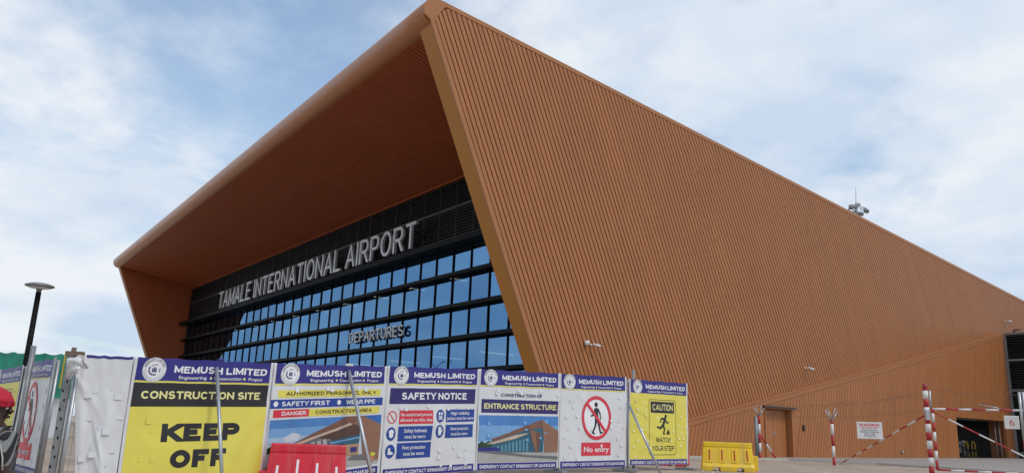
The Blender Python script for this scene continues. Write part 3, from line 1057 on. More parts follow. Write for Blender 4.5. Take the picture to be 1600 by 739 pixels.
def sh_caps(b, p, q, r, r2=None):
    p = Vector(p); q = Vector(q); r2 = r2 or r
    d = (q - p).normalized(); n = Vector((-d.y, d.x))
    pts = []
    for k in range(7):
        a = math.pi / 2 + math.pi * k / 6
        pts.append(p + (d * math.cos(a) + n * math.sin(a)) * r)
    for k in range(7):
        a = -math.pi / 2 + math.pi * k / 6
        pts.append(q + (d * math.cos(a) + n * math.sin(a)) * r2)
    sh_poly(b, [(v.x, v.y) for v in pts])

class Banner:
    def __init__(self, corners, seed, label, cat='banner', group=None, base='vinyl', name='banner', amp=.010):
        self.cl = Cloth(*corners, seed, amp)
        cl = self.cl
        n = 60
        b = bmesh.new()
        gr = [[b.verts.new(cl.p(i / n, j / n, 0)) for i in range(n + 1)] for j in range(n + 1)]
        for j in range(n):
            for i in range(n):
                f = b.faces.new((gr[j][i], gr[j + 1][i], gr[j + 1][i + 1], gr[j][i + 1])); f.smooth = True
        me = bpy.data.meshes.new(name); b.to_mesh(me); b.free()
        me.materials.append(M[base])
        self.o = bpy.data.objects.new(name, me); COL.objects.link(self.o)
        md = self.o.modifiers.new('thickness', 'SOLIDIFY'); md.thickness = .003; md.offset = 0
        tag(self.o, label, cat, group)
        self.lay = 0
    def x(self, u): return u * self.cl.W
    def y(self, v): return v * self.cl.H
    def off(self, layer): return .0055 + .0024 * layer
    def rect(self, u0, v0, u1, v1, mt, layer=0, name='printed_block', slant=0):
        b = bmesh.new(); sh_poly(b, [(self.x(u0), self.y(v0)), (self.x(u1), self.y(v0)), (self.x(u1 - slant), self.y(v1)), (self.x(u0 - slant), self.y(v1))])
        return sub_map(b, self.cl, self.off(layer), name, M[mt], self.o)
    def shape(self, fn, mt, layer=1, name='pictogram'):
        b = bmesh.new(); fn(b)
        return sub_map(b, self.cl, self.off(layer), name, M[mt], self.o)
    def text(self, s, u0, u1, v0, v1, mt, layer=1, bold=.02, name='lettering', slant=0., over=None):
        """fit the text between u0..u1 with cap height v0..v1"""
        if s.upper() == s:
            nat = (self.x(u1) - self.x(u0)) / (self.y(v1) - self.y(v0)) / max(1, len(s))     # width per letter in cap heights
            t_ = min(.30, .12 + bold * 1.9)
            lst, tot = caps_mesh(s, t_, .12, .40, t_ * (1.15 if nat > .9 else .95), each=True)
            xa, xb = 0., tot; c0, d0 = 0., 1.
            i_ = 0; words = []
            for wd in s.split():                       # one printed part per word
                bw = bmesh.new()
                for ch, bg_ in lst[i_:i_ + len(wd)]:
                    me_ = bpy.data.meshes.new('g'); bg_.to_mesh(me_); bg_.free(); bw.from_mesh(me_); bpy.data.meshes.remove(me_)
                i_ += len(wd); words.append(bw)
        else:
            b = text_mesh(s, bold * .55); c0, d0 = 0., .69
            xa, xb, ya, yb = bm_bounds(b); b.free(); words = []
            ws_ = s.split(); pre = ''
            for wd in ws_:                             # one printed part per word
                bw = text_mesh(wd, bold * .55); _, wb, _, _ = bm_bounds(bw)
                pre = (pre + ' ' + wd).strip()
                bp_ = text_mesh(pre, bold * .55); _, pb_, _, _ = bm_bounds(bp_); bp_.free()
                for v in bw.verts: v.co.x += pb_ - wb
                words.append(bw)
        sx = (self.x(u1) - self.x(u0)) / (xb - xa); sy = (self.y(v1) - self.y(v0)) / (d0 - c0)
        for b in words:
            for v in b.verts:
                yy = (v.co.y - c0) * sy
                v.co = Vector((self.x(u0) + (v.co.x - xa) * sx + yy * slant, self.y(v1) - yy, v.co.z * .5))
            sub_map(b, self.cl, self.off(layer), name, M[mt], self.o)
    def arc_text(self, s, cx_, cy_, r, h, a0, a1, mt, layer, name):
        b = caps_mesh(s, .2, .3, .5)
        xa, xb, ya, yb = bm_bounds(b)
        for v in b.verts:
            t = (v.co.x - xa) / (xb - xa)
            a = R(a0 + (a1 - a0) * t)
            rr = r + v.co.y * h
            v.co = Vector((cx_ + rr * math.cos(a), cy_ + rr * math.sin(a), 0))
        return sub_map(b, self.cl, self.off(layer), name, M[mt], self.o)
    def header(self, full=True):
        self.rect(.02, .0, .975, .158, 'navy', 0, 'header_band')
        self.rect(.02, .158, .975, .170, 'yellow', 0, 'header_line')
        cx_, cy_, r = self.x(.135), self.y(.079), .155
        self.shape(lambda b: sh_circ(b, cx_, cy_, r, 36), 'pwhite', 1, 'emblem')
        self.shape(lambda b: (sh_ring(b, cx_, cy_, r * .955, r * .985), sh_ring(b, cx_, cy_, r * .70, r * .73)), 'pgrey', 2, 'emblem')
        if full:
            self.arc_text('MEMUSH LIMITED', cx_, cy_, r * .77, r * .13, 195, 345, 'ink', 2, 'emblem_lettering')
            self.arc_text('ENGINEERING CONSTRUCTION PROJECT', cx_, cy_, r * .90, -r * .09, 170, 10, 'pgrey', 2, 'emblem_lettering')
        self.shape(lambda b: (sh_ring(b, cx_ - r * .02, cy_, r * .36, r * .46, 20, 60, 215), sh_ring(b, cx_ + r * .06, cy_, r * .40, r * .45, 14, 225, 300),
                              sh_rect(b, cx_ - r * .18, cy_ - r * .12, cx_ - r * .07, cy_ + r * .2), sh_rect(b, cx_ - r * .04, cy_ - r * .22, cx_ + r * .07, cy_ + r * .2),
                              sh_rect(b, cx_ + r * .10, cy_ - r * .14, cx_ + r * .2, cy_ + r * .2), sh_ring(b, cx_, cy_, r * .42, r * .5, 8, -15, 25)), 'navyd', 2, 'emblem_mark')
        self.text('MEMUSH LIMITED', .268, .948, .048, .098, 'pwhite', 1, .055)
        for s, a_, b_ in (('Engineering', .305, .502), ('Construction', .555, .755), ('Project', .81, .915)):
            self.text(s, a_, b_, .118, .140, 'pwhite', 1, .03)
        self.shape(lambda b: (sh_circ(b, self.x(.532), self.y(.131), .017, 12), sh_circ(b, self.x(.777), self.y(.131), .017, 12)), 'pcream', 1, 'bullet')
    def footer(self, v0=.925):
        self.rect(.02, v0, .975, .995, 'navy', 0, 'footer_band')
        self.text('EMERGENCY CONTACT 0596500007 OR 0244536385', .045, .955, v0 + .018, v0 + .05, 'pwhite', 1, .04)
    def flaps(self, n, mt='vinyl', seed=1, region=(.04, .18, .96, .92), size=(.045, .06), open_=(.3, 1.3), keep=None):
        """wind slits: little tongues cut in the cloth that hang open"""
        rr = random.Random(seed)
        mb = MB()
        cl = self.cl
        cols = max(3, int(math.sqrt(n * 1.1))); rws = int(math.ceil(n / cols))
        for j in range(rws):
            for i in range(cols):
                u = region[0] + (region[2] - region[0]) * (i + .5 + rr.uniform(-.3, .3) + .25 * (j % 2)) / cols
                v = region[1] + (region[3] - region[1]) * (j + .5 + rr.uniform(-.25, .25)) / rws
                if u > .97 or v > .96: continue
                if keep and keep[0] < u < keep[2] and keep[1] < v < keep[3] and rr.random() < .75: continue
                w = rr.uniform(*size) * .5; h = rr.uniform(size[0], size[1]) * 1.1
                op = rr.uniform(*open_)
                tw = rr.uniform(-.12, .12)
                q0 = cl.p(u, v, .006)
                U = (cl.c[1] - cl.c[0]).normalized(); V = (cl.c[2] - cl.c[0]).normalized()
                p_ = Vector((0, 0, 0)); strip = [p_]
                for k in range(2):
                    ang = op * (.7 if k == 0 else 1.0)
                    p_ = p_ + (V * math.cos(ang) + cl.n * math.sin(ang)) * (h / 2); strip.append(p_)
                for a, b_, k in zip(strip, strip[1:], range(2)):
                    s0 = U * tw * h * (k / 2); s1 = U * tw * h * ((k + 1) / 2)
                    mb.poly([q0 + a - U * w + s0, q0 + b_ - U * w + s1, q0 + b_ + U * w + s1, q0 + a + U * w + s0], 0, False)
        o = mb.build('wind_flaps', M[mt], self.o, recalc=False)
        tag(o, kind='stuff')

# corner points: (x, y_top, y_bottom, depth)
def corners(xl, ytl, ybl, dl, xr, ytr, ybr, dr, xlb=None, xrb=None):
    TL = at(xl, ytl, dl); TR = at(xr, ytr, dr)
    def bot(T, px, py, D):
        # straight below the top corner, as long as the photograph shows
        hpx = py - CAM.z
        d = ray(px, py)
        k = (T.x * FH.x + T.y * FH.y) / (d.x * FH.x + d.y * FH.y)
        return Vector((T.x, T.y, CAM.z + d.z * k))
    return TL, TR, bot(TL, xlb or xl, ybl, dl), bot(TR, xrb or xr, ybr, dr)

panels = []
CN = {
    'white': corners(118, 552.5, 800, 9.35, 209, 557, 798, 9.6),
    'keep': corners(210.5, 557, 797, 9.62, 427.5, 566.8, 777, 11.14),
    'auth': corners(428, 566.8, 777, 11.16, 605.5, 572, 747.5, 12.63),
    'safe': corners(606, 571.5, 747, 12.66, 749, 576.5, 735.5, 14.12),
    'entr': corners(749.5, 576, 735, 14.15, 875, 583, 731.5, 15.37),
    'noen': corners(875.5, 583.3, 732, 15.39, 979, 588.7, 729, 16.57),
    'caut': corners(983, 591.5, 726.5, 17.1, 1073.5, 598.7, 725, 18.5),
}

TLw, TRw, BLw, BRw = CN['white']
CW = (TLw, TRw, BLw.lerp(BRw, .40), BRw)
# 1 plain white cloth at the corner
bn = Banner(CW, 11, 'plain white cloth with torn flaps wrapped round the fence corner', amp=.036)
bn.flaps(16, 'vinyl', 5, (.1, .1, .95, .95), (.06, .09), (.03, .10))
bn.rect(.0, .0, 1.0, .018, 'navy', 0, 'hem_strip')
# 2 keep off
bn = Banner(CN['keep'], 23, 'yellow banner reading CONSTRUCTION SITE KEEP OFF', amp=.019)
bn.header()
bn.rect(.02, .172, .975, .336, 'ink', 0, 'title_band')
bn.rect(.02, .336, .975, .995, 'yellow', 0, 'yellow_field')
bn.text('CONSTRUCTION SITE', .075, .915, .228, .282, 'pcream', 1, .05)
bn.text('KEEP', .235, .785, .452, .576, 'ink', 1, .12)
bn.text('OFF', .31, .70, .632, .755, 'ink', 1, .12)
bn.flaps(4, 'yellow', 8, (.04, .34, .22, .75), (.05, .08), (.04, .12))
# 3 authorized personnel only
bn = Banner(CN['auth'], 31, 'white banner reading AUTHORIZED PERSONNEL ONLY above a building picture', amp=.017)
bn.header()
bn.rect(.05, .21, .945, .265, 'yellow', 0); bn.text('AUTHORIZED PERSONNEL ONLY', .115, .905, .222, .252, 'ink', 1, .035)
bn.rect(.0, .282, .97, .35, 'blue', 0); bn.text('SAFETY FIRST', .085, .485, .298, .334, 'pwhite', 1, .04); bn.text('WEAR PPE', .63, .90, .298, .334, 'pwhite', 1, .04)
bn.shape(lambda b: (sh_circ(b, .04 * bn.cl.W, .316 * bn.cl.H, .036, 18), sh_circ(b, .565 * bn.cl.W, .316 * bn.cl.H, .036, 18)), 'pwhite', 1, 'bullet')
bn.rect(.03, .362, .32, .42, 'pred', 0); bn.text('DANGER', .095, .295, .376, .406, 'pwhite', 1, .04)
bn.rect(.32, .362, .945, .42, 'yellow', 0); bn.text('CONSTRUCTION AREA', .375, .875, .376, .406, 'ink', 1, .035)
PC = {k: mat('print_' + k, c, .45, var=.08, scale=6) for k, c in dict(
    sky1=(.03, .13, .42), sky2=(.07, .22, .52), sky3=(.17, .36, .62), sky4=(.36, .50, .66), cloud=(.56, .60, .66), roofp=(.19, .085, .058), roofd=(.095, .045, .034),
    wallp=(.27, .135, .085), walld=(.16, .075, .05), beam=(.55, .42, .32), glassp=(.03, .11, .17), glassl=(.10, .27, .36), pave=(.40, .39, .37), paved=(.15, .15, .16),
    treep=(.02, .055, .022), hoard=(.42, .26, .14), skinp=(.45, .2, .12), vest=(.55, .6, .05)).items()}
for k in PC: M[k] = PC[k]
class Pic:
    def __init__(self, bn, u0, v0, u1, v1):
        self.b = bn; self.r = (u0, v0, u1, v1)
    def q(self, x, y): u0, v0, u1, v1 = self.r; return ((u0 + (u1 - u0) * x) * self.b.cl.W, (v0 + (v1 - v0) * y) * self.b.cl.H)
    def poly(self, pts, mt, layer, name='picture_print'):
        return self.b.shape(lambda b: sh_poly(b, [self.q(*p) for p in pts]), mt, layer, name)
    def rect(self, a, b_, c, d, mt, layer): return self.poly([(a, b_), (c, b_), (c, d), (a, d)], mt, layer)
pc = Pic(bn, .012, .437, .972, .86)
for k, (a, b_) in enumerate(((0, .16), (.16, .32), (.32, .46), (.46, 1))):
    pc.rect(0, a, 1, b_, ('sky2', 'sky3', 'sky4', 'cloud')[k], 0)
pc.poly([(.12, .33), (.2, .25), (.27, .3), (.24, .40), (.14, .42)], 'cloud', 1)
pc.rect(.82, 0, 1, .25, 'sky1', 1)
pc.rect(0, .80, 1, 1, 'pave', 1)
pc.poly([(.18, .48), (.66, .0), (.82, .0), (1, .2), (1, .3), (.9, .2), (.72, .17), (.17, .54)], 'roofp', 2)
pc.poly([(.19, .52), (.72, .15), (.80, .22), (.80, .42), (.55, .46), (.52, .42)], 'roofd', 2)
pc.poly([(.72, .15), (.82, 0), (1, .2), (1, .93), (.85, .9), (.80, .2)], 'wallp', 3)
pc.poly([(.07, .56), (.70, .13), (.72, .17), (.42, .37), (.14, .57)], 'beam', 3)
pc.poly([(.14, .57), (.42, .38), (.55, .46), (.5, .60), (.02, .62)], 'paved', 3)
for k in range(7):
    t = k / 6
    pc.poly([(.16 + t * .3, .545 - t * .12), (.19 + t * .3, .53 - t * .12), (.20 + t * .3, .60), (.17 + t * .3, .60)], 'pgrey', 4)
pc.poly([(.5, .46), (.8, .38), (.8, .55), (.5, .58)], 'glassp', 3)
pc.poly([(.52, .49), (.8, .42), (.8, .45), (.52, .52)], 'sky3', 4)
pc.rect(.5, .56, .8, .78, 'hoard', 4); pc.rect(.72, .62, .78, .72, 'navy', 5)
pc.poly([(.0, .5), (.03, .47), (.06, .52), (.1, .5), (.14, .57), (.0, .6)], 'treep', 2)
pc.poly([(.7, .86), (.74, .79), (.84, .78), (.88, .9)], 'paved', 5)
pc.poly([(.90, .80), (.93, .76), (.96, .79), (.955, .84), (.95, .95), (.935, .95), (.935, .85), (.92, .95), (.905, .95)], 'skinp', 5)
pc.poly([(.915, .77), (.94, .765), (.965, .79), (.955, .84), (.92, .83)], 'vest', 6)
bn.footer(.885)
bn.flaps(4, 'vinyl', 12, (.05, .175, .95, .20), (.05, .06), (.1, .35))
# 4 safety notice
bn = Banner(CN['safe'], 43, 'white banner reading SAFETY NOTICE with red and blue instruction boxes', amp=.018)
bn.header()
bn.rect(.04, .20, .965, .345, 'navyd', 0); bn.text('SAFETY NOTICE', .155, .865, .24, .305, 'pwhite', 1, .05)
W_, H_ = bn.cl.W, bn.cl.H
items = [(.145, .485, .405, .53, 'pred', 'No unauthorised persons', 'allowed on this site'), (.145, .485, .55, .685, 'blue', 'Safety helmets', 'must be worn'),
         (.14, .485, .70, .84, 'blue', 'Foot protection', 'must be worn'), (.63, .965, .40, .52, 'blue', 'High visibility', 'jackets must be worn'), (.63, .955, .545, .67, 'blue', 'Hand protection', 'must be worn')]
for (u0, u1, v0, v1, c, t1, t2) in items:
    bn.rect(u0, v0, u1, v1, c, 0, 'instruction_box')
    long1, long2 = len(t1) > 16, len(t2) > 16
    c_ = (u0 + u1) / 2
    w1 = (u1 - u0) * (.46 if long1 else .33); w2 = (u1 - u0) * (.47 if len(t2) > 19 else (.36 if long2 else .30))
    hh = (v1 - v0)
    bn.text(t1, c_ - w1, c_ + w1, v0 + hh * .18, v0 + hh * .42, 'pwhite', 1, .03)
    bn.text(t2, c_ - w2, c_ + w2, v0 + hh * .58, v0 + hh * .82, 'pwhite', 1, .03)
def c_at(u, v): return u * W_, v * H_
for (u, v) in ((.075, .615), (.075, .77), (.565, .46), (.565, .605)):
    bn.shape(lambda b: sh_circ(b, *c_at(u, v), .092, 28, .105), 'blue', 1)
x_, y_ = c_at(.075, .465)
bn.shape(lambda b: (sh_ring(b, x_, y_, .083, .098, 32), sh_caps(b, (x_ - .05, y_ - .06), (x_ + .05, y_ + .06), .008)), 'pred', 1)
x_, y_ = c_at(.075, .615)
bn.shape(lambda b: (sh_circ(b, x_, y_ + .02, .042, 20), sh_poly(b, [(x_ - .055, y_ - .01), (x_ - .045, y_ - .05), (x_, y_ - .07), (x_ + .045, y_ - .05), (x_ + .055, y_ - .01)])), 'pwhite', 2)
x_, y_ = c_at(.075, .77)
bn.shape(lambda b: (sh_poly(b, [(x_ - .045, y_ - .05), (x_ - .005, y_ - .05), (x_ + .0, y_ + .0), (x_ + .055, y_ + .02), (x_ + .055, y_ + .05), (x_ - .045, y_ + .05)]),), 'pwhite', 2)
x_, y_ = c_at(.565, .46)
bn.shape(lambda b: (sh_rect(b, x_ - .045, y_ - .06, x_ - .01, y_ - .01), sh_rect(b, x_ + .01, y_ - .06, x_ + .045, y_ - .01), sh_rect(b, x_ - .045, y_ + .005, x_ + .045, y_ + .03), sh_rect(b, x_ - .045, y_ + .04, x_ + .045, y_ + .06)), 'pwhite', 2)
x_, y_ = c_at(.565, .605)
bn.shape(lambda b: (sh_poly(b, [(x_ - .035, y_ - .02), (x_ + .035, y_ - .02), (x_ + .03, y_ + .06), (x_ - .03, y_ + .06)]),) + tuple(sh_caps(b, (x_ - .027 + k * .018, y_ - .02), (x_ - .027 + k * .018, y_ - .06 - .01 * (k in (1, 2))), .008) for k in range(4)) + (sh_caps(b, (x_ + .035, y_ + .02), (x_ + .055, y_ - .02), .009),), 'pwhite', 2)
bn.footer(.925)
bn.flaps(5, 'vinyl', 13, (.04, .345, .95, .38), (.045, .06), (.1, .35))
bn.flaps(9, 'vinyl', 17, (.5, .72, .95, .92), (.05, .07), (.06, .25))
# 5 entrance structure
bn = Banner(CN['entr'], 57, 'white banner reading ENTRANCE STRUCTURE over a blue sky picture', amp=.016)
bn.header()
bn.text('CONSTRUCTION OF', .265, .765, .237, .27, 'navyd', 1, .04)
bn.rect(.04, .30, .975, .435, 'navyd', 0); bn.text('ENTRANCE STRUCTURE', .07, .955, .34, .395, 'pcream', 1, .045)
pc = Pic(bn, .015, .46, .985, .92)
for k, (a, b_) in enumerate(((0, .22), (.22, .40), (.40, .56), (.56, 1))):
    pc.rect(0, a, 1, b_, ('sky2', 'sky3', 'sky3', 'sky4')[k], 0)
pc.rect(0, .76, 1, 1, 'pave', 1)
pc.poly([(0, .78), (.3, .78), (.6, .86), (1, .9), (1, .97), (.55, .9), (.2, .83)], 'paved', 2)
pc.poly([(.155, .51), (.775, .08), (.79, .12), (.80, .28), (.61, .30), (.16, .57)], 'roofp', 2)
pc.poly([(.16, .57), (.61, .30), (.80, .26), (.80, .80), (.25, .80), (.12, .68)], 'glassp', 2)
for k in range(9):
    pc.poly([(.22 + k * .045, .66 - k * .02), (.245 + k * .045, .65 - k * .02), (.25 + k * .045, .78), (.225 + k * .045, .78)], 'glassl', 3)
pc.poly([(.08, .62), (.45, .42), (.62, .38), (.45, .50), (.17, .62)], 'beam', 3)
pc.poly([(.775, .08), (1, .33), (1, .80), (.82, .81), (.795, .30)], 'wallp', 3)
pc.poly([(.615, .30), (.765, .38), (.735, .80), (.70, .80)], 'walld', 4)
pc.poly([(.615, .30), (.69, .34), (.715, .80), (.70, .80)], 'wallp', 5)
pc.poly([(0, .62), (.04, .55), (.08, .60), (.13, .55), (.16, .62), (.14, .68), (.0, .70)], 'treep', 3)
pc.poly([(0, .68), (.25, .70), (.25, .77), (.0, .77)], 'navy', 3)
bn.footer(.93)
bn.flaps(6, 'vinyl', 19, (.03, .175, .97, .23), (.045, .06), (.2, .6))
bn.flaps(9, 'sky3', 21, (.03, .48, .97, .70), (.05, .065), (.12, .4))
# 6 no entry
def no_entry(bn, cx_, cy_, r):
    bn.shape(lambda b: sh_circ(b, cx_, cy_, r * .9, 40), 'pwhite', 0)
    s = r
    def man(b):
        sh_circ(b, cx_ - .02 * s, cy_ - .60 * s, .115 * s, 16)
        sh_poly(b, [(cx_ - .12 * s, cy_ - .45 * s), (cx_ + .10 * s, cy_ - .45 * s), (cx_ + .13 * s, cy_ + .08 * s), (cx_ - .10 * s, cy_ + .08 * s)])
        sh_caps(b, (cx_ - .12 * s, cy_ - .38 * s), (cx_ - .20 * s, cy_ - .14 * s), .05 * s)
        sh_caps(b, (cx_ - .20 * s, cy_ - .14 * s), (cx_ - .36 * s, cy_ - .08 * s), .04 * s)
        sh_caps(b, (cx_ + .12 * s, cy_ - .38 * s), (cx_ + .24 * s, cy_ - .18 * s), .05 * s)
        sh_caps(b, (cx_ + .24 * s, cy_ - .18 * s), (cx_ + .25 * s, cy_ + .06 * s), .04 * s)
        sh_caps(b, (cx_ - .03 * s, cy_ + .05 * s), (cx_ - .10 * s, cy_ + .38 * s), .085 * s, .06 * s)
        sh_caps(b, (cx_ - .10 * s, cy_ + .38 * s), (cx_ - .27 * s, cy_ + .66 * s), .055 * s)
        sh_caps(b, (cx_ - .27 * s, cy_ + .66 * s), (cx_ - .14 * s, cy_ + .72 * s), .04 * s)
        sh_caps(b, (cx_ + .06 * s, cy_ + .05 * s), (cx_ + .18 * s, cy_ + .36 * s), .085 * s, .06 * s)
        sh_caps(b, (cx_ + .18 * s, cy_ + .36 * s), (cx_ + .30 * s, cy_ + .68 * s), .055 * s)
        sh_caps(b, (cx_ + .30 * s, cy_ + .68 * s), (cx_ + .42 * s, cy_ + .66 * s), .04 * s)
    bn.shape(man, 'ink', 1, 'pedestrian_symbol')
    bn.shape(lambda b: sh_ring(b, cx_, cy_, r * .84, r, 48), 'pred', 2, 'prohibition_ring')
    bn.shape(lambda b: sh_caps(b, (cx_ - r * .63, cy_ - r * .63), (cx_ + r * .63, cy_ + r * .63), r * .07), 'pred', 3, 'prohibition_bar')
bn = Banner(CN['noen'], 61, 'white banner with No entry sign and crossed-out pedestrian beside the yellow CAUTION banner', amp=.018)
bn.header()
no_entry(bn, .53 * bn.cl.W, .465 * bn.cl.H, .425)
bn.rect(.30, .73, .755, .87, 'pred', 0, 'red_box'); bn.text('No entry', .335, .725, .775, .83, 'pwhite', 1, .035)
bn.footer(.925)
bn.flaps(40, 'vinyl', 23, (.03, .19, .97, .92), (.045, .06), (.08, .34), (.26, .22, .8, .9))
# 7 caution
bn = Banner(CN['caut'], 71, 'yellow banner reading CAUTION WATCH YOUR STEP with running figure', amp=.017)
def caution(bn):
    W_, H_ = bn.cl.W, bn.cl.H
    bn.header()
    bn.rect(.012, .17, .975, .93, 'yellow', 0, 'yellow_field')
    def frame(b):
        x0, x1, y0, y1, r, t = .315 * W_, .785 * W_, .225 * H_, .885 * H_, .06, .012
        sh_rect(b, x0 + r, y0, x1 - r, y0 + t); sh_rect(b, x0 + r, y1 - t, x1 - r, y1); sh_rect(b, x0, y0 + r, x0 + t, y1 - r); sh_rect(b, x1 - t, y0 + r, x1, y1 - r)
        for cx_, cy_, a in ((x0 + r, y0 + r, 180), (x1 - r, y0 + r, 270), (x1 - r, y1 - r, 0), (x0 + r, y1 - r, 90)):
            sh_ring(b, cx_, cy_, r - t, r, 8, a, a + 90)
    bn.shape(frame, 'ink', 1, 'sign_border')
    bn.rect(.345, .25, .755, .385, 'ink', 1, 'title_box'); bn.text('CAUTION', .375, .73, .28, .355, 'pcream', 2, .03)
    def runner(b):
        cx_, cy_ = .55 * W_, .52 * H_
        sh_circ(b, cx_ + .10, cy_ - .175, .042, 16)
        sh_caps(b, (cx_ + .07, cy_ - .11), (cx_ + .0, cy_ + .02), .045, .036)
        sh_caps(b, (cx_ + .07, cy_ - .12), (cx_ - .06, cy_ - .12), .022); sh_caps(b, (cx_ - .06, cy_ - .12), (cx_ - .10, cy_ - .05), .018)
        sh_caps(b, (cx_ + .09, cy_ - .10), (cx_ + .14, cy_ - .03), .02); sh_caps(b, (cx_ + .14, cy_ - .03), (cx_ + .21, cy_ - .05), .016)
        sh_caps(b, (cx_ + .0, cy_ + .02), (cx_ + .06, cy_ + .10), .034, .026); sh_caps(b, (cx_ + .06, cy_ + .10), (cx_ + .03, cy_ + .20), .024); sh_caps(b, (cx_ + .03, cy_ + .20), (cx_ + .07, cy_ + .205), .016)
        sh_caps(b, (cx_ - .01, cy_ + .02), (cx_ - .09, cy_ + .085), .034, .026); sh_caps(b, (cx_ - .09, cy_ + .085), (cx_ - .2, cy_ + .06), .022)
        sh_poly(b, [(cx_ + .12, cy_ + .215), (cx_ + .18, cy_ + .12), (cx_ + .22, cy_ + .105), (cx_ + .27, cy_ + .215)])
    bn.shape(runner, 'ink', 1, 'running_symbol')
    bn.text('WATCH', .43, .685, .675, .735, 'ink', 1, .035)
    bn.text('YOUR STEP', .365, .75, .775, .835, 'ink', 1, .035)
    bn.footer(.935)
caution(bn)
bn.flaps(54, 'pcream', 29, (.03, .19, .97, .92), (.045, .06), (.08, .34), (.3, .2, .8, .9))

# banners of the fence run at the left edge
CL = {'n': corners(43, 566, 735, 12.0, 85.5, 560, 748, 10.6), 'c': corners(-2, 578.5, 722, 14.5, 36.5, 570, 735, 12.9)}
bn = Banner(CL['n'], 83, 'steeply foreshortened No entry banner left of the fence gap under the lamp post', amp=.013)
bn.header(False)
no_entry(bn, .5 * bn.cl.W, .465 * bn.cl.H, .42)
bn.rect(.27, .73, .73, .87, 'pred', 0, 'red_box'); bn.text('No entry', .31, .69, .775, .83, 'pwhite', 1, .035)
bn.footer(.925)
bn.flaps(18, 'vinyl', 31, (.03, .19, .97, .92), (.045, .06), (.08, .34))
bn = Banner(CL['c'], 91, 'yellow CAUTION banner at the left edge behind the person in the red cap', amp=.013)
caution(bn)
bn.flaps(18, 'pcream', 33, (.03, .19, .97, .92), (.045, .06), (.08, .34))

# ------------------------------------------------------------------ fence panels behind the banners
def fence_panel(c, label, lo=.1, extra=.0, mesh=True):
    TL, TR, BL, BR = c
    back = -((TR - TL).cross(BL - TL)).normalized()
    if back.dot(CAM - TL) > 0: back = -back
    o = back * .06
    a, b = TL + o, TR + o
    a0, b0 = ground(a, .05), ground(b, .05)
    t = thing('fence_panel', ground((a + b) / 2), label, 'fence', 'mesh fence panels carrying the banners')
    f = MB()
    U = (b - a).normalized()
    a2, b2 = a + U * .03, b - U * .03
    f.tube([Vector((a2.x, a2.y, a0.z)), a2 + Vector((0, 0, -.03))], .021, 8); f.tube([Vector((b2.x, b2.y, b0.z)), b2 + Vector((0, 0, -.03))], .021, 8)
    f.tube([a2 + Vector((0, 0, -.03)), b2 + Vector((0, 0, -.03))], .021, 8)
    f.tube([Vector((a2.x, a2.y, a0.z + .12)), Vector((b2.x, b2.y, b0.z + .12))], .018, 8)
    f.build('frame', M['galv'], t)
    w = MB()
    n = int((b2 - a2).length / .075)
    for k in range(1, n):
        p = a2.lerp(b2, k / n); q = a0.lerp(b0, k / n)
        w.tube([Vector((p.x, p.y, q.z + .12)), p + Vector((0, 0, -.03))], .0022, 3, caps=False)
    nz = int(1.8 / .15)
    for k in range(1, nz):
        h = k / nz
        P = Vector((a2.x, a2.y, a0.z + .12)).lerp(a2, h); Q = Vector((b2.x, b2.y, b0.z + .12)).lerp(b2, h)
        w.tube([P, Q], .0022, 3, caps=False)
    tag(w.build('wire_mesh', M['galvd'], t), kind='stuff')
    for q in (a0, b0):
        k = MB(); k.box(Vector((q.x, q.y, gz(q.x, q.y) + .025)), (.16, .5, .05), ax=(U, U.cross(Vector((0, 0, 1))), Vector((0, 0, 1)))); k.build('foot', M['galvd'], t, bevel=.008)
    return t
fence_panel(CN['white'], 'narrow mesh fence panel behind the plain white cloth')
fence_panel(CN['keep'], 'mesh fence panel behind the KEEP OFF banner')
fence_panel(CN['auth'], 'mesh fence panel behind the AUTHORIZED PERSONNEL ONLY banner')
fence_panel(CN['safe'], 'mesh fence panel behind the SAFETY NOTICE banner')
fence_panel(CN['entr'], 'mesh fence panel behind the ENTRANCE STRUCTURE banner')
fence_panel(CN['noen'], 'mesh fence panel behind the No entry banner next to CAUTION')
fence_panel(CN['caut'], 'mesh fence panel behind the WATCH YOUR STEP banner')
fence_panel(CL['n'], 'mesh fence panel behind the foreshortened No entry banner at left')
fence_panel(CL['c'], 'mesh fence panel behind the yellow banner at the left edge')

# perforated steel post at the fence corner with a clamp
pt = at(112, 552, 9.3); pb = ground(pt)
t = thing('corner_post', pb, 'perforated grey steel post at the left end of the banner fence', 'post')
x = MB(); U = RH
x.box(Vector((pt.x, pt.y, (pb.z + pt.z) / 2)), (.075, .05, pt.z - pb.z), ax=(U, FH, Vector((0, 0, 1)))); x.build('upright', M['galvd'], t, bevel=.006)
hole = None
for k in range(18):
    z = pb.z + .12 + k * .105
    if z > pt.z - .05: break
    h = MB(); h.box(Vector((pt.x, pt.y, z)) - FH * .026 + RH * (.016 if k % 2 else -.016), (.016, .006, .03), ax=(U, FH, Vector((0, 0, 1)))); h.build('slot', M['inner'], t)
x = MB(); x.box(pt + Vector((0, 0, .0)) + RH * .04, (.2, .07, .05), ax=(U, FH, Vector((0, 0, 1)))); x.box(pt + Vector((0, 0, .045)) + RH * .02, (.05, .05, .05)); x.build('clamp', M['rust'], t, bevel=.005)
x = MB(); p1 = at(118, 600, 9.2); x.tube([ground(p1), Vector((p1.x, p1.y, pt.z - .28))], .02, 8); x.build('side_pipe', M['galv'], t)

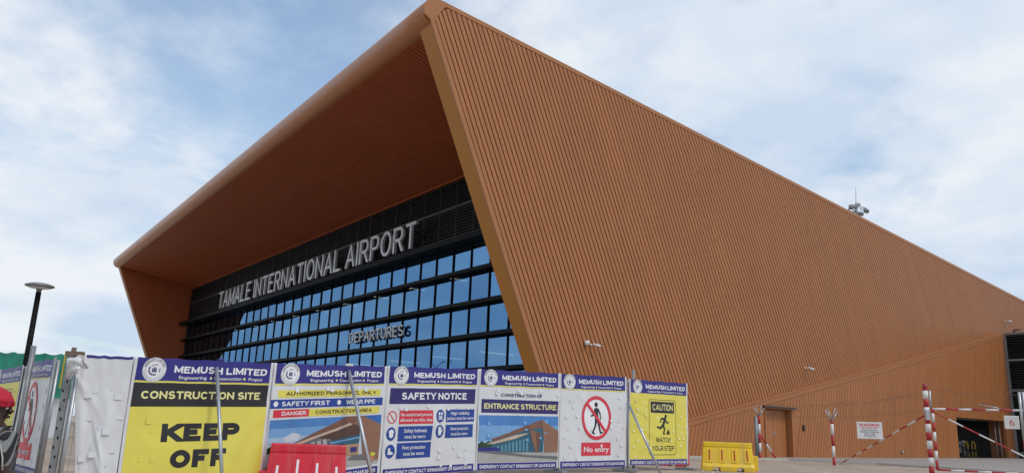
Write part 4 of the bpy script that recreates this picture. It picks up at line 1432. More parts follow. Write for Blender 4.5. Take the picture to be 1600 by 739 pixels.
# bunched end of the white cloth tied to the post
x = MB()
path = [at(107, 590, 9.2), at(110.5, 582, 9.16), at(114, 573, 9.12), at(119, 567, 9.10), at(126, 566, 9.10), at(132, 570, 9.14), at(139, 575, 9.18)]
nw, nl = 10, 54
for j in range(nl + 1):
    t_ = j / nl * (len(path) - 1); i = min(int(t_), len(path) - 2); f_ = t_ - i
    f_ = f_ * f_ * (3 - 2 * f_)
    c_ = path[i].lerp(path[i + 1], f_)
    d_ = (path[min(i + 2, len(path) - 1)] - path[max(i - 1, 0)]).normalized()
    sd = d_.cross(FH).normalized()
    wd = .012 + .075 * math.sin(math.pi * (j / nl) ** .8) * (1 + .25 * math.sin(j * .4))
    for k in range(nw + 1):
        u = k / nw * 2 - 1
        fold = .014 * math.sin(u * 5 + j * .22) + .02 * mnoise.noise(Vector((u * 1.5, j * .14, 3)))
        x.v.append(tuple(c_ + sd * u * wd - FH * (.02 + fold)))
for j in range(nl):
    for k in range(nw):
        q = j * (nw + 1) + k
        x.f.append((q, q + 1, q + nw + 2, q + nw + 1)); x.mi.append(0); x.sm.append(True)
o = x.build('tied_cloth', M['vinyl'])
md = o.modifiers.new('thickness', 'SOLIDIFY'); md.thickness = .003
tag(o, 'folded strip of white cloth tied to the top of the perforated post', 'cloth')

# ------------------------------------------------------------------ leaning support poles
def pole(p, q, r, label, mt='galv', name='support_pole'):
    x = MB(); x.tube([p, q], r, 10)
    o = x.build(name, M[mt]); 
    tag(o, label, 'pole')
    return o
def prop(px, py, D, qx, qy, Dq, label, r=.024):
    top = at(px, py, D); d = ray(qx, qy)
    t_ = Dq
    p2 = CAM + d * t_
    # continue the line down to the ground
    dirv = (p2 - top).normalized()
    q = top.copy()
    for _ in range(400):
        q = q + dirv * .02
        if q.z < gz(q.x, q.y): break
    return pole(top, q, r, label)
prop(339, 574, 10.42, 346.5, 739, 9.75, 'steel prop pole leaning on the KEEP OFF banner')
prop(545, 579, 12.05, 580, 739, 11.15, 'steel prop pole leaning on the AUTHORIZED PERSONNEL ONLY banner', .027)
prop(981, 628, 16.45, 1031, 737, 15.6, 'steel prop pole between the No entry and CAUTION banners', .026)
p_ = at(990, 577, 17.6); pole(p_, ground(p_), .03, 'upright grey pipe rising above the CAUTION banner', 'galvd', 'upright_pipe')
p_ = at(53, 540, 11.2); pole(p_, ground(p_), .035, 'grey steel upright beside the foreshortened No entry banner', 'galvd', 'upright_pipe')
p_ = at(87, 558, 10.45); pole(p_, ground(p_), .02, 'grey pipe at the right edge of the foreshortened No entry banner', 'galvd', 'upright_pipe')
x = MB(); a_ = at(546, 570, 12.0); x.box(a_, (.11, .04, .035), ax=(RH, FH, Vector((0, 0, 1)))); tag(x.build('cable_clip', M['camw'], bevel=.01), 'small white clip on top of the AUTHORIZED PERSONNEL banner', 'clip')
x = MB(); a_ = at(345, 562.5, 10.4); x.box(a_, (.09, .04, .03), ax=(RH, FH, Vector((0, 0, 1)))); tag(x.build('cable_clip', M['navy'], bevel=.01), 'small navy clip on top of the KEEP OFF banner', 'clip')

# ------------------------------------------------------------------ plastic road barriers
def barrier(center, yaw, label, body, stripe, Lg=1.15, Hh=.65, lugs=(1,)):
    t = thing('road_barrier', center, label, 'barrier', 'plastic road barriers')
    ca, sa = math.cos(yaw), math.sin(yaw)
    X = Vector((ca, sa, 0)); Y = Vector((-sa, ca, 0)); Z = Vector((0, 0, 1))
    P = lambda x, y, z: center + X * x + Y * y + Z * z
    # body: lofted along the length, with fork pockets at the bottom and a tapered section
    xs = [-.5, -.44, -.30, -.285, -.165, -.15, .15, .165, .285, .30, .44, .5]
    mb = MB(); rings = []
    for s in xs:
        notch = .075 if .16 < abs(s) < .29 else 0.
        e = .0 if abs(s) < .49 else .012
        prof = [(.20 - e, .0 + notch), (.205 - e, .10), (.155 - e, .17), (.095 - e, .53), (.105 - e, .55), (.105 - e, .635), (.09 - e, .65)]
        row = []
        for (y, z) in prof: row.append((s, -y, z))
        for (y, z) in reversed(prof): row.append((s, y, z))
        ids = []
        for (a, y, z) in row:
            ids.append(len(mb.v))
            taper = 1 - .08 * (z / .65)
            mb.v.append(tuple(P(a * Lg * taper, y, z * Hh / .65)))
        rings.append(ids)
    for a, b in zip(rings, rings[1:]): mb.skin(a, b, 0, False)
    mb.cap(rings[0]); mb.cap(rings[-1], flip=True)
    mb.build('body', M[body], t, bevel=.012)
    # raised vertical pads and painted stripes on both faces
    for sgn in (-1, 1):
        for k in range(4):
            u = (-.375 + .25 * k) * Lg
            w = .075
            def fp(x, z, o):           # point on the sloping face
                y = .155 + (.095 - .155) * (z - .17) / .36
                return P(x * (1 - .08 * z / .65), sgn * (y + o), z * Hh / .65)
            pad = MB(); pad.hexa([fp(u - w, .19, -.01), fp(u + w, .19, -.01), fp(u + w, .19, .014), fp(u - w, .19, .014),
                                  fp(u - w * .8, .50, -.01), fp(u + w * .8, .50, -.01), fp(u + w * .8, .50, .014), fp(u - w * .8, .50, .014)])
            pad.build('pad', M[body], t, bevel=.006)
            st = MB(); zt_ = .505 if stripe != 'pwhite' else (.40 + .08 * ((k * 2) % 3) / 2)
            st.hexa([fp(u - .014, .235, .010), fp(u + .018, .235, .010), fp(u + .018, .235, .018), fp(u - .014, .235, .018),
                     fp(u - .014, zt_ - .03, .010), fp(u + .018, zt_ - .03, .010), fp(u + .018, zt_ - .03, .018), fp(u - .014, zt_ - .03, .018)])
            st.build('reflective_stripe', M[stripe], t)
    for s, nm in [(q, 'lug') for q in lugs]:
        lg = MB(); lg.bx((0, 0, 0), (1, 1, 1)); lg.v = [tuple(P(s * (.46 + .115 * q[0]) * Lg, (q[1] - .5) * .2, .03 + q[2] * (.33 if s > 0 else .27))) for q in lg.v]
        lg.build(nm, M[body], t, bevel=.012)
    sl_ = MB(); sl_.bx((0, 0, 0), (1, 1, 1)); sl_.v = [tuple(P((q[0] - .5) * .2, (q[1] - .5) * .05 , Hh - .01 + q[2] * .014)) for q in sl_.v]
    sl_.build('filler_slot', M['inner'], t)
    return t
c_ = gpt(1137, 735.5)
yaw = math.atan2(RH.y, RH.x)
barrier(c_, yaw - R(8), 'yellow plastic road barrier with red stripes right of the banner fence', 'ybar', 'red', 1.17, .64)
c_ = ground(at(479, 739, 10.85))
barrier(c_, yaw + R(13), 'red plastic road barrier with white stripes in front of the building picture banner', 'rbar', 'pwhite', 1.08, .66, (-1,))
c_ = ground(at(1037, 715, 20.2))
barrier(c_, yaw - R(20), 'red plastic road barrier half hidden under the CAUTION banner', 'rbar', 'pwhite', 1.1, .62)

# ------------------------------------------------------------------ striped posts, gate and wire on the right
def striped(mb, p, q, r, seg, n=8, start=0, taper=None):
    p = Vector(p); q = Vector(q)
    Lh = (q - p).length
    k = 0; s = 0.
    while s < Lh - 1e-4:
        e = min(Lh, s + seg)
        a, b = p.lerp(q, s / Lh), p.lerp(q, e / Lh)
        mb.tube([a, b], r, n, mi=(k + start) % 2)
        s = e; k += 1
RW = [M['red'], M['white']]
def wire_post(px, py_base, py_top, label, pipe):
    D = py_base
    b = ground(at(px, 715, D))
    top = at(px, py_top, D)
    t = thing('wire_post', b, label, 'post', 'posts carrying the razor wire')
    x = MB(); striped(x, b - Vector((0, 0, .1)), Vector((b.x, b.y, top.z)), .05, .36); x.build('post', RW, t)
    x = MB()
    for a in (-38, -12, 12, 38):
        d = RH * math.sin(R(a)) + Vector((0, 0, 1)) * math.cos(R(a)) + FH * .25 * (1 if a in (-12, 38) else -1)
        x.tube([Vector((b.x, b.y, top.z - .05)), Vector((b.x, b.y, top.z)) + d * .40], .017, 6)
    x.build('arm', M['galv'], t)
    if pipe:
        x = MB(); q = b - RH * .12; x.tube([ground(q), Vector((q.x, q.y, top.z - .03))], .075, 10); x.build('pipe', M['galvd'], t)
    return b, top
b1, t1 = wire_post(1188, 31.0, 649, 'red and white wire post with grey pipe beside the service door', True)
b2, t2 = wire_post(1303, 26.5, 656, 'red and white wire post standing alone between door and warning sign', False)
x = MB(); striped(x, Vector((b1.x, b1.y, t1.z - .75)) + RH * .05, gpt(1213, 717.5), .035, .42); tag(x.build('brace_pole', RW), 'short striped brace at the wire post beside the door', 'pole')

gp = ground(at(1456, 735, 18.4)); gt = at(1447.5, 598.5, 18.4); gt = Vector((gp.x, gp.y, gt.z))
t = thing('gate_post', gp, 'tall red and white striped gate post with maroon cap', 'post')
x = MB(); striped(x, gp - Vector((0, 0, .1)), gt - Vector((0, 0, .1)), .058, .19, 12, 1); x.build('post', RW, t)
x = MB(); x.tube([gt - Vector((0, 0, .1)), gt + Vector((0, 0, .03))], [.057, .044], 12); x.build('cap', M['maroon'], t)
x = MB(); hz = at(1449, 648, 18.3); x.box(hz, (.1, .06, .22), ax=(RH, FH, Vector((0, 0, 1)))); x.build('clamp', M['galv'], t)
x = MB(); striped(x, at(1446, 648, 18.35), gpt(1312, 724.5), .022, .8); tag(x.build('brace_pole', RW), 'long thin striped brace running down left from the gate post', 'pole')

G0 = ground(at(1465, 733, 18.15)); G1 = ground(at(1600, 739, 17.6))
gtop = at(1460, 637.5, 18.15).z
t = thing('swing_gate', G0, 'low red and white striped swing gate hung on the gate post', 'gate')
Gb0 = Vector((G0.x, G0.y, at(1466, 733.5, 18.15).z)); Gt0 = Vector((G0.x, G0.y, gtop))
gd = (Vector((G1.x, G1.y, 0)) - Vector((G0.x, G0.y, 0))).normalized()
Gt1 = Gt0 + gd * 2.35; Gb1 = Gb0 + gd * 2.35
Gt1.z = at(1595, 640, 17.7).z
x = MB(); striped(x, Gb0, Gt0, .031, .21, 10); x.build('stile', RW, t)
x = MB(); striped(x, Gt0, Gt1, .023, .27, 10, 1); x.build('top_rail', RW, t)
x = MB(); striped(x, Gb0, Gb1, .021, .27, 10, 0); x.build('bottom_rail', RW, t)
x = MB(); striped(x, Gt0 - Vector((0, 0, .06)), Gb1 + Vector((0, 0, .05)), .016, .34, 8, 0); x.build('diagonal', RW, t)
x = MB(); x.tube([Gt0 + Vector((0, 0, .0)) + RH * -.03, Gt0 + Vector((0, 0, .42)) + RH * -.03], .024, 8); x.build('hinge_pin', M['galv'], t)
x = MB(); striped(x, Gb1, Gt1 + Vector((0, 0, .1)), .038, .25, 10); x.build('stile', RW, t)
lp = Gt0.lerp(Gt1, .54); x = MB(); x.tube([lp + gd * -.33 + Vector((0, 0, .12)), lp + Vector((0, 0, .06)), lp + gd * .12 + Vector((0, 0, .03))], .012, 6); x.build('latch_bolt', M['galv'], t)
# plate with a red swirl on the gate
sp_ = at(1581, 659.5, 17.55); q_ = MB(); q_.box(sp_, (.29, .02, .285), ax=(gd, Vector((gd.y, -gd.x, 0)), Vector((0, 0, 1))))
pl_ = q_.build('sign_plate', M['white'], bevel=.006); tag(pl_, 'small white plate with red curled mark at the right edge', 'sign')
sn = Vector((gd.y, -gd.x, 0)); sn = sn if sn.dot(CAM - sp_) > 0 else -sn
def flat(fn, c, ux, uz, nrm, off, name, mt, parent):
    b = bmesh.new(); fn(b)
    for v in b.verts: v.co = c + ux * v.co.x - uz * v.co.y + nrm * off
    for f in b.faces:
        f.normal_update()
        if f.normal.dot(nrm) < 0: f.normal_flip()
    me = bpy.data.meshes.new(name); b.to_mesh(me); b.free(); me.materials.append(mt)
    o = bpy.data.objects.new(name, me); COL.objects.link(o); o.parent = parent
    return o
flat(lambda b: (sh_ring(b, 0, .03, .030, .046, 20), sh_ring(b, .06, .02, .090, .106, 10, 178, 238)), sp_, gd if gd.dot(RH) > 0 else -gd, Vector((0, 0, 1)), sn, .013, 'red_mark', M['pred'], pl_)

# second post pair at the right edge
t = thing('gate_post', ground(at(1598, 735, 17.3)), 'pale double pipe gate post cut by the right edge of the view', 'post')
for k, (px, r) in enumerate(((1592, .03), (1598, .035), (1605, .05))):
    p = at(px, 612 if k < 2 else 600, 17.3); x = MB()
    b = ground(p)
    x.tube([b, b.lerp(Vector((b.x, b.y, p.z)), .36)], r, 8, 1); x.tube([b.lerp(Vector((b.x, b.y, p.z)), .36), b.lerp(Vector((b.x, b.y, p.z)), .47)], r, 8, 0)
    x.tube([b.lerp(Vector((b.x, b.y, p.z)), .47), Vector((b.x, b.y, p.z))], r, 8, 2)
    x.build('pipe', [M['red'], M['white'], M['galv']], t)

# warning sign hung on the wire line
wc = at(1358.8, 672, 22.8)
ux = (Vector((gp.x, gp.y, 0)) - Vector((b2.x, b2.y, 0))).normalized()
ux = (ux * .25 + RH * .75).normalized()
wn = Vector((ux.y, -ux.x, 0)); wn = wn if wn.dot(CAM - wc) > 0 else -wn
q_ = MB(); q_.box(wc, (.67, .016, .47), ax=(ux, wn, Vector((0, 0, 1)))); ws = q_.build('warning_sign', M['white'], bevel=.004)
tag(ws, 'white rectangular sign reading WARNING in red, hung on the wire fence', 'sign')
def line(s, w, yc, h, mt, bold):
    b = caps_mesh(s, .12 + bold * 2); a0, a1, c0, c1 = bm_bounds(b)
    for v in b.verts:
        v.co = wc + ux * ((v.co.x - a0) / (a1 - a0) - .5) * w + Vector((0, 0, 1)) * (yc + (v.co.y - .5) * h) + wn * (.0105 + v.co.z)
    me = bpy.data.meshes.new('lettering'); b.to_mesh(me); b.free(); me.materials.append(M[mt])
    o = bpy.data.objects.new('lettering', me); COL.objects.link(o); o.parent = ws
line('WARNING!', .53, .155, .075, 'pred', .05)
line('RESTRICTED AREA', .44, .075, .045, 'pred', .02)
for k, (s, w) in enumerate((('UNAUTHORIZED ACCESS', .40), ('PROHIBITED, OFFENDERS ARE', .48), ('LIABLE TO ARREST', .30), ('AND PROSECUTION', .32))):
    line(s, w, .012 - k * .056, .03, 'ink', .03)
line('SECURITY', .1, -.205, .016, 'ink', .0)

# razor wire coils
def coil(P, Q, r, pitch, label, wr=.0035):
    P = Vector(P); Q = Vector(Q)
    Lh = (Q - P).length
    ax = (Q - P).normalized(); s = ax.cross(Vector((0, 0, 1))).normalized(); u = s.cross(ax)
    rr = random.Random(int(Lh * 100))
    x = MB()
    pts = []
    n = int(Lh / pitch * 14)
    ph = rr.uniform(0, 6)
    for k in range(n + 1):
        t_ = k / n
        a = k / 14 * 2 * math.pi + ph
        rad = r * (1 + .12 * math.sin(k * .21) + .08 * math.sin(k * .047))
        pts.append(P.lerp(Q, t_) + s * math.cos(a) * rad + u * math.sin(a) * rad + ax * .12 * math.sin(k * .09) + Vector((0, 0, -.10 * math.sin(math.pi * t_))))
    x.tube(pts, wr, 3, caps=False, smooth=False)
    for h in (-.7, .7):
        x.tube([P + u * h * r, P.lerp(Q, .5) + u * h * r - Vector((0, 0, .06)), Q + u * h * r], .004, 3, caps=False)
    o = x.build('razor_wire', M['rust'], recalc=False)
    tag(o, label, 'wire', 'razor wire coils')
coil(Vector((b1.x, b1.y, t1.z + .28)), Vector((b2.x, b2.y, t2.z + .32)), .26, .75, 'razor wire coil between the post by the door and the lone wire post')
coil(Vector((b2.x, b2.y, t2.z + .3)), Vector((gp.x, gp.y, gt.z - .38)), .28, .75, 'razor wire coil between the lone wire post and the gate post')
coil(Vector((gp.x, gp.y, gt.z - .25)) + gd * .15, at(1600, 628, 17.6), .22, .33, 'razor wire coil above the swing gate', .003)

# motorcycle and yellow guard hoops in the dark bay
def motorbike(c, yaw, label):
    t = thing('motorcycle', c, label, 'motorcycle')
    X = Vector((math.cos(yaw), math.sin(yaw), 0)); Y = Vector((-X.y, X.x, 0)); Z = Vector((0, 0, 1))
    P = lambda x, y, z: c + X * x + Y * y + Z * z
    for wx in (-.62, .62):
        x = MB(); pts = [P(wx + .26 * math.cos(a * math.pi / 10), 0, .31 + .26 * math.sin(a * math.pi / 10)) for a in range(21)]
        x.tube(pts, .05, 8, caps=False); w_ = x.build('tyre', M['black'], t)
        x = MB(); x.tube([P(wx, -.04, .31), P(wx, .04, .31)], .06, 10)
        for k in range(6): x.tube([P(wx, 0, .31), P(wx + .24 * math.cos(k * math.pi / 3), 0, .31 + .24 * math.sin(k * math.pi / 3))], .01, 5)
        x.build('rim', M['galv'], t)
    x = MB(); x.tube([P(.62, 0, .31), P(.42, 0, .95)], .03, 8); x.tube([P(.40, -.32, 1.02), P(.44, 0, .98), P(.40, .32, 1.02)], .017, 6); x.build('fork', M['galv'], t)
    x = MB(); x.tube([P(.40, 0, .80), P(.25, 0, .84), P(.02, 0, .76)], [.10, .15, .10], 12); x.build('tank', M['galvd'], t)
    x = MB(); x.tube([P(.0, 0, .77), P(-.35, 0, .80), P(-.66, 0, .83)], [.09, .11, .07], 10); x.build('seat', M['black'], t)
    x = MB(); x.box(P(.05, 0, .42), (.38, .24, .34), ax=(X, Y, Z)); x.build('engine', M['galvd'], t, bevel=.03)
    x = MB(); x.tube([P(.40, 0, .8), P(.1, 0, .25), P(-.62, 0, .31), P(-.3, 0, .72)], .025, 6); x.tube([P(.1, .13, .28), P(-.7, .16, .34)], [.03, .05], 8); x.build('frame', M['galvd'], t)
    x = MB(); x.tube([P(.47, 0, .92), P(.56, 0, .92)], [.06, .09], 12); x.build('headlight', M['camw'], t)
mp_ = Vector((XR - 1.6, 51.2, gz(XR - .9, 51.2)))
motorbike(mp_, R(75), 'grey motorcycle parked inside the dark service bay')
for k, (yy, lab) in enumerate(((52.15, 'yellow guard hoop right behind the motorcycle in the bay'), (53.1, 'yellow guard hoop at the right side of the dark bay'))):
    base = Vector((XR - 1.5, yy, gz(XR - .9, yy)))
    t = thing('guard_hoop', base, lab, 'bollard', 'yellow guard hoops')
    x = MB(); x.tube([base + Vector((0, -.22, 0)), base + Vector((0, -.22, .75)), base + Vector((0, -.1, .9)), base + Vector((0, .1, .9)), base + Vector((0, .22, .75)), base + Vector((0, .22, 0))], .055, 8); x.build('hoop', M['ypaint'], t)
    x = MB(); 
    for s in (-.22, .22): x.tube([base + Vector((0, s, .32)), base + Vector((0, s, .48))], .058, 8)
    x.build('band', M['black'], t)
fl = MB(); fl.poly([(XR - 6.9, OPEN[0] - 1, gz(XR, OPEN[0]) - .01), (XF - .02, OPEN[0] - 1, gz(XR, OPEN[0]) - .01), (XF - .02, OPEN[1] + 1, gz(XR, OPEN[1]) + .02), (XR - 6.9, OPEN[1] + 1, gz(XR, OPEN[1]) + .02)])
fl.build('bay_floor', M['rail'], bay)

# ------------------------------------------------------------------ security cameras on the wall
def bullet_cam(p, d, label, dome=False):
    t = thing('security_camera', p, label, 'camera', 'security cameras on the side wall')
    d = Vector(d).normalized()
    x = MB(); x.lathe(p, [(.05, 0), (.05, .025), (.025, .04)], 12, ax=Vector((1, 0, 0))); x.tube([p + Vector((.04, 0, 0)), p + Vector((.22, 0, -.02))], .022, 8); x.build('bracket', M['camw'], t)
    x = MB(); q = p + Vector((.26, 0, -.01)); x.tube([q - d * .09, q + d * .15, q + d * .18], [.043, .047, .05], 12); x.build('housing', M['camw'], t)
    x = MB(); x.tube([q + d * .15, q + d * .183], .034, 10); x.build('lens', M['black'], t)
    if dome:
        x = MB(); c = p + Vector((.1, -.3, .06)); x.lathe(c, [(.085, .06), (.10, .0), (.09, -.05), (.065, -.09), (.02, -.11)], 16); x.build('dome', M['camw'], t)
bullet_cam(Vector((XR, 20.0, EYE + 3.22)), (.5, .8, -.25), 'white dome and bullet camera on the ribbed wall above the banners', True)
bullet_cam(Vector((XR, 33.5, EYE + 3.39)), (.6, .7, -.3), 'small camera on the ribbed wall above the wire coil')
bullet_cam(Vector((XR, 55.7, EYE + 8.05)), (.6, .7, -.3), 'pale camera high on the wall above the louvred bay')
x = MB(); x.bx((LB0 + .5, 54.85, LZ), (LB0 + .62, 54.97, LZ + .12)); x.bx((LB0 + .56, 54.8, LZ + .10), (LB0 + .95, 54.95, LZ + .2)); x.build('roof_light', M['rust'], lbay, bevel=.01)

# ------------------------------------------------------------------ floodlight mast behind the roof
D = 82
mt_ = at(1337.5, 318, D); mbse = ground(mt_)
t = thing('floodlight_mast', mbse, 'grey floodlight mast with antenna showing over the roof edge', 'mast')
x = MB(); x.tube([mbse, Vector((mt_.x, mt_.y, mt_.z - 1.0)), mt_], [.3, .13, .11], 10); x.build('pole', M['galvd'], t)
x = MB(); x.tube([mt_, at(1337.0, 292, D)], [.03, .014], 6); x.build('antenna', M['galvd'], t)
x = MB(); x.box(at(1333.5, 323, D), (.85, .5, .35), ax=(RH, FH, Vector((0, 0, 1)))); x.box(at(1340.5, 320.2, D), (.45, .4, .2), ax=(RH, FH, Vector((0, 0, 1)))); x.build('equipment_box', M['galvd'], t, bevel=.04)
x = MB()
for pts in ([(1326, 326), (1332, 327.5), (1338, 331)], [(1343, 323.5), (1350, 324.5), (1354, 326)], [(1343, 327), (1350, 327.5)], [(1340.5, 317), (1342.2, 316)], [(1325, 327), (1330, 331), (1337, 331.5)]):
    x.tube([at(*q, D) for q in pts], .05, 6)
x.build('rail', M['galvd'], t)
for (px, py, lab) in ((1353.5, 329.5, 1), (1345, 334, 2), (1331, 334, 3)):
    c = at(px, py, D); x = MB()
    ax_ = (RH, (FH * .5 - Vector((0, 0, .86))).normalized(), (FH * .86 + Vector((0, 0, .5))).normalized())
    x.box(c, (.42, .35, .5), ax=ax_); f_ = x.build('floodlight', M['galvd'], t, bevel=.05)
    x = MB(); x.box(c + ax_[1] * .18, (.36, .03, .42), ax=ax_); x.build('lens', M['black'], f_)

# ------------------------------------------------------------------ post-top lamp at left
hd_ = at(62, 447.5, 20.0); bs = ground(hd_)
t = thing('street_lamp', bs, 'dark post-top street lamp with flat disc head behind the left fence', 'lamp')
x = MB(); x.tube([bs, Vector((bs.x, bs.y, hd_.z - .15))], [.075, .062], 12); x.build('pole', M['dark'], t)
x = MB(); x.lathe(Vector((hd_.x, hd_.y, hd_.z)), [(.05, -.17), (.07, -.06), (.26, -.03), (.335, .0), (.33, .03), (.2, .075), (.03, .095)], 28); x.build('lamp_head', M['galvd'], t)
x = MB(); x.lathe(Vector((hd_.x, hd_.y, hd_.z)), [(.08, -.062), (.22, -.045), (.24, -.034)], 24); x.build('diffuser', M['camw'], t)
x = MB(); x.lathe(bs, [(.16, 0), (.16, .04), (.09, .08)], 14); x.build('base_plate', M['dark'], t)

# ------------------------------------------------------------------ green and white hoarding far left
hs = [at(-260, 548, 26), at(-60, 548.5, 24.6), at(0, 549, 24.2), at(60, 551, 23.8), at(123, 553.5, 23.4)]
t = thing('tarpaulin_hoarding', ground(hs[2]), 'green tarpaulin hoarding with white lower sheet behind the left fence', 'hoarding')
def sheet(z_off0, z_off1, mt, name, fwd, seed, wav):
    mb = MB(); n = 90; m_ = 14
    for k in range(n + 1):
        tt = k / n * (len(hs) - 1); i = min(int(tt), len(hs) - 2); q = hs[i].lerp(hs[i + 1], tt - i)
        for j in range(m_ + 1):
            v = j / m_
            z = q.z + z_off0 + (z_off1 - z_off0) * v - .05 * abs(math.sin(k * .35)) * (1 - v)
            d = wav * (mnoise.noise(Vector((k * .16 + seed, v * 1.6, seed))) + .5 * mnoise.noise(Vector((k * .5, v * 4, seed))))
            mb.v.append(tuple(Vector((q.x, q.y, z)) - FH * (fwd + d)))
    for k in range(n):
        for j in range(m_):
            a = k * (m_ + 1) + j
            mb.f.append((a, a + 1, a + m_ + 2, a + m_ + 1)); mb.mi.append(0); mb.sm.append(True)
    mb.build(name, M[mt], t)
sheet(.0, -1.28, 'green', 'green_sheet', .06, 2, .09)
sheet(-1.22, -2.42, 'wsheet', 'white_sheet', .0, 7, .06)
for q in (hs[1], hs[2], hs[3], hs[4], hs[0]):
    x = MB(); b = ground(q) + FH * .1; x.tube([b, Vector((b.x, b.y, q.z - .06))], .04, 8); x.build('post', M['rust'], t)
x = MB(); q = at(97, 585, 23.2); x.box(Vector((q.x, q.y, hs[3].z - .5)), (.03, .03, 1.05), ax=(RH, FH, Vector((0, 0, 1)))); x.build('edge_strap', M['ypaint'], t)

# ------------------------------------------------------------------ person at the left edge
def skin_mesh(name, verts, edges, radii, root, mt, sub=2):
    me = bpy.data.meshes.new(name)
    me.from_pydata([tuple(v) for v in verts], edges, [])
    o = bpy.data.objects.new(name, me); COL.objects.link(o)
    md = o.modifiers.new('skin', 'SKIN'); md.use_smooth_shade = True
    for i, r in enumerate(radii):
        me.skin_vertices[0].data[i].radius = (r if isinstance(r, tuple) else (r, r))
    me.skin_vertices[0].data[root].use_root = True
    s = o.modifiers.new('sub', 'SUBSURF'); s.levels = sub; s.render_levels = sub
    dg = bpy.context.evaluated_depsgraph_get(); dg.update()
    m2 = bpy.data.meshes.new_from_object(o.evaluated_get(dg))
    o.modifiers.clear(); o.data = m2; m2.materials.append(mt)
    for p in m2.polygons: p.use_smooth = True
    return o

def stripes_mat():
    Ms = bpy.data.materials.new('striped_shirt'); Ms.use_nodes = True
    t = Ms.node_tree; b = t.nodes['Principled BSDF']; b.inputs['Roughness'].default_value = .85
    g = t.nodes.new('ShaderNodeTexCoord')
    mpn = t.nodes.new('ShaderNodeMapping'); mpn.inputs['Rotation'].default_value = (R(25), R(15), R(20))
    wv = t.nodes.new('ShaderNodeTexWave'); wv.inputs['Scale'].default_value = 6.5; wv.inputs['Distortion'].default_value = .8
    wv.bands_direction = 'X'
    t.links.new(g.outputs['Object'], mpn.inputs[0]); t.links.new(mpn.outputs[0], wv.inputs['Vector'])
    r = t.nodes.new('ShaderNodeValToRGB')
    r.color_ramp.elements[0].position = .55; r.color_ramp.elements[0].color = (.016, .016, .017, 1)
    r.color_ramp.elements[1].position = .70; r.color_ramp.elements[1].color = (.22, .225, .23, 1)
    t.links.new(wv.outputs[0], r.inputs[0]); t.links.new(r.outputs[0], b.inputs['Base Color'])
    return Ms
pc_ = at(-16, 700, 5.4); base = ground(pc_)
Hp = at(-13, 607, 5.4).z - base.z           # height to the top of the cap
sc_ = Hp / 1.80
fwd = (RH * .40 + FH * .92).normalized(); rt = Vector((fwd.y, -fwd.x, 0)); UP = Vector((0, 0, 1))
def pp(r_, f_, z_): return (rt * r_ + fwd * f_ + UP * z_) * sc_
hfw = (RH * .93 + FH * .25).normalized(); hrt = Vector((hfw.y, -hfw.x, 0))
def hp(r_, f_, z_): return (hrt * r_ + hfw * f_ + UP * z_) * sc_
V = [pp(0, 0, .98), pp(0, -.005, 1.15), pp(0, .0, 1.34), pp(0, -.01, 1.47), pp(0, .005, 1.55), pp(0, .02, 1.63), pp(0, .025, 1.74),
     pp(.10, 0, .92), pp(.11, .02, .50), pp(.11, -.01, .09), pp(.115, .13, .04), pp(-.10, 0, .92), pp(-.11, .03, .50), pp(-.11, .0, .09), pp(-.115, .14, .04),
     pp(.17, -.01, 1.44), pp(.235, -.03, 1.18), pp(.25, .06, .95), pp(.25, .10, .86), pp(-.17, -.01, 1.44), pp(-.235, -.02, 1.18), pp(-.25, .07, .95), pp(-.25, .11, .86)]
E_ = [(0, 1), (1, 2), (2, 3), (3, 4), (4, 5), (5, 6), (0, 7), (7, 8), (8, 9), (9, 10), (0, 11), (11, 12), (12, 13), (13, 14), (3, 15), (15, 16), (16, 17), (17, 18), (3, 19), (19, 20), (20, 21), (21, 22)]
rad = [(.15, .11), (.14, .10), (.165, .115), (.10, .085), .058, (.082, .095), (.075, .09), .085, .058, .042, .035, .085, .058, .042, .035, .06, .045, .034, .03, .06, .045, .034, .03]
rad = [tuple(k * sc_ for k in q) if isinstance(q, tuple) else q * sc_ for q in rad]
rad[15] = .075 * sc_; rad[19] = .075 * sc_
V[15] = pp(.19, -.01, 1.43); V[19] = pp(-.19, -.01, 1.43)
person = skin_mesh('person', V, E_, rad, 0, M['skin'])
person.location = base
tag(person, 'person in red cap and dark striped shirt cut off by the left edge', 'person')
def inflate(idx_e, factor, name, mt, root):
    used = sorted({i for e in idx_e for i in e}); mp2 = {i: k for k, i in enumerate(used)}
    o = skin_mesh(name, [V[i] for i in used], [(mp2[a], mp2[b]) for a, b in idx_e], [tuple(q * factor for q in rad[i]) if isinstance(rad[i], tuple) else rad[i] * factor for i in used], mp2[root], mt)
    o.parent = person
    return o
shirt = inflate([(0, 1), (1, 2), (2, 3), (3, 15), (15, 16), (3, 19), (19, 20)], 1.22, 'shirt', stripes_mat(), 2)
inflate([(0, 7), (7, 8), (8, 9), (0, 11), (11, 12), (12, 13)], 1.28, 'trousers', M['trouser'], 0)
# shoes
for s in (1, -1):
    x = MB(); a = pp(s * .112, -.05, .045); b = pp(s * .115, .10, .04); c = pp(s * .117, .2, .03)
    x.tube([a, b, c], [.055, .055, .04], 10); x.build('shoe', M['black'], person)
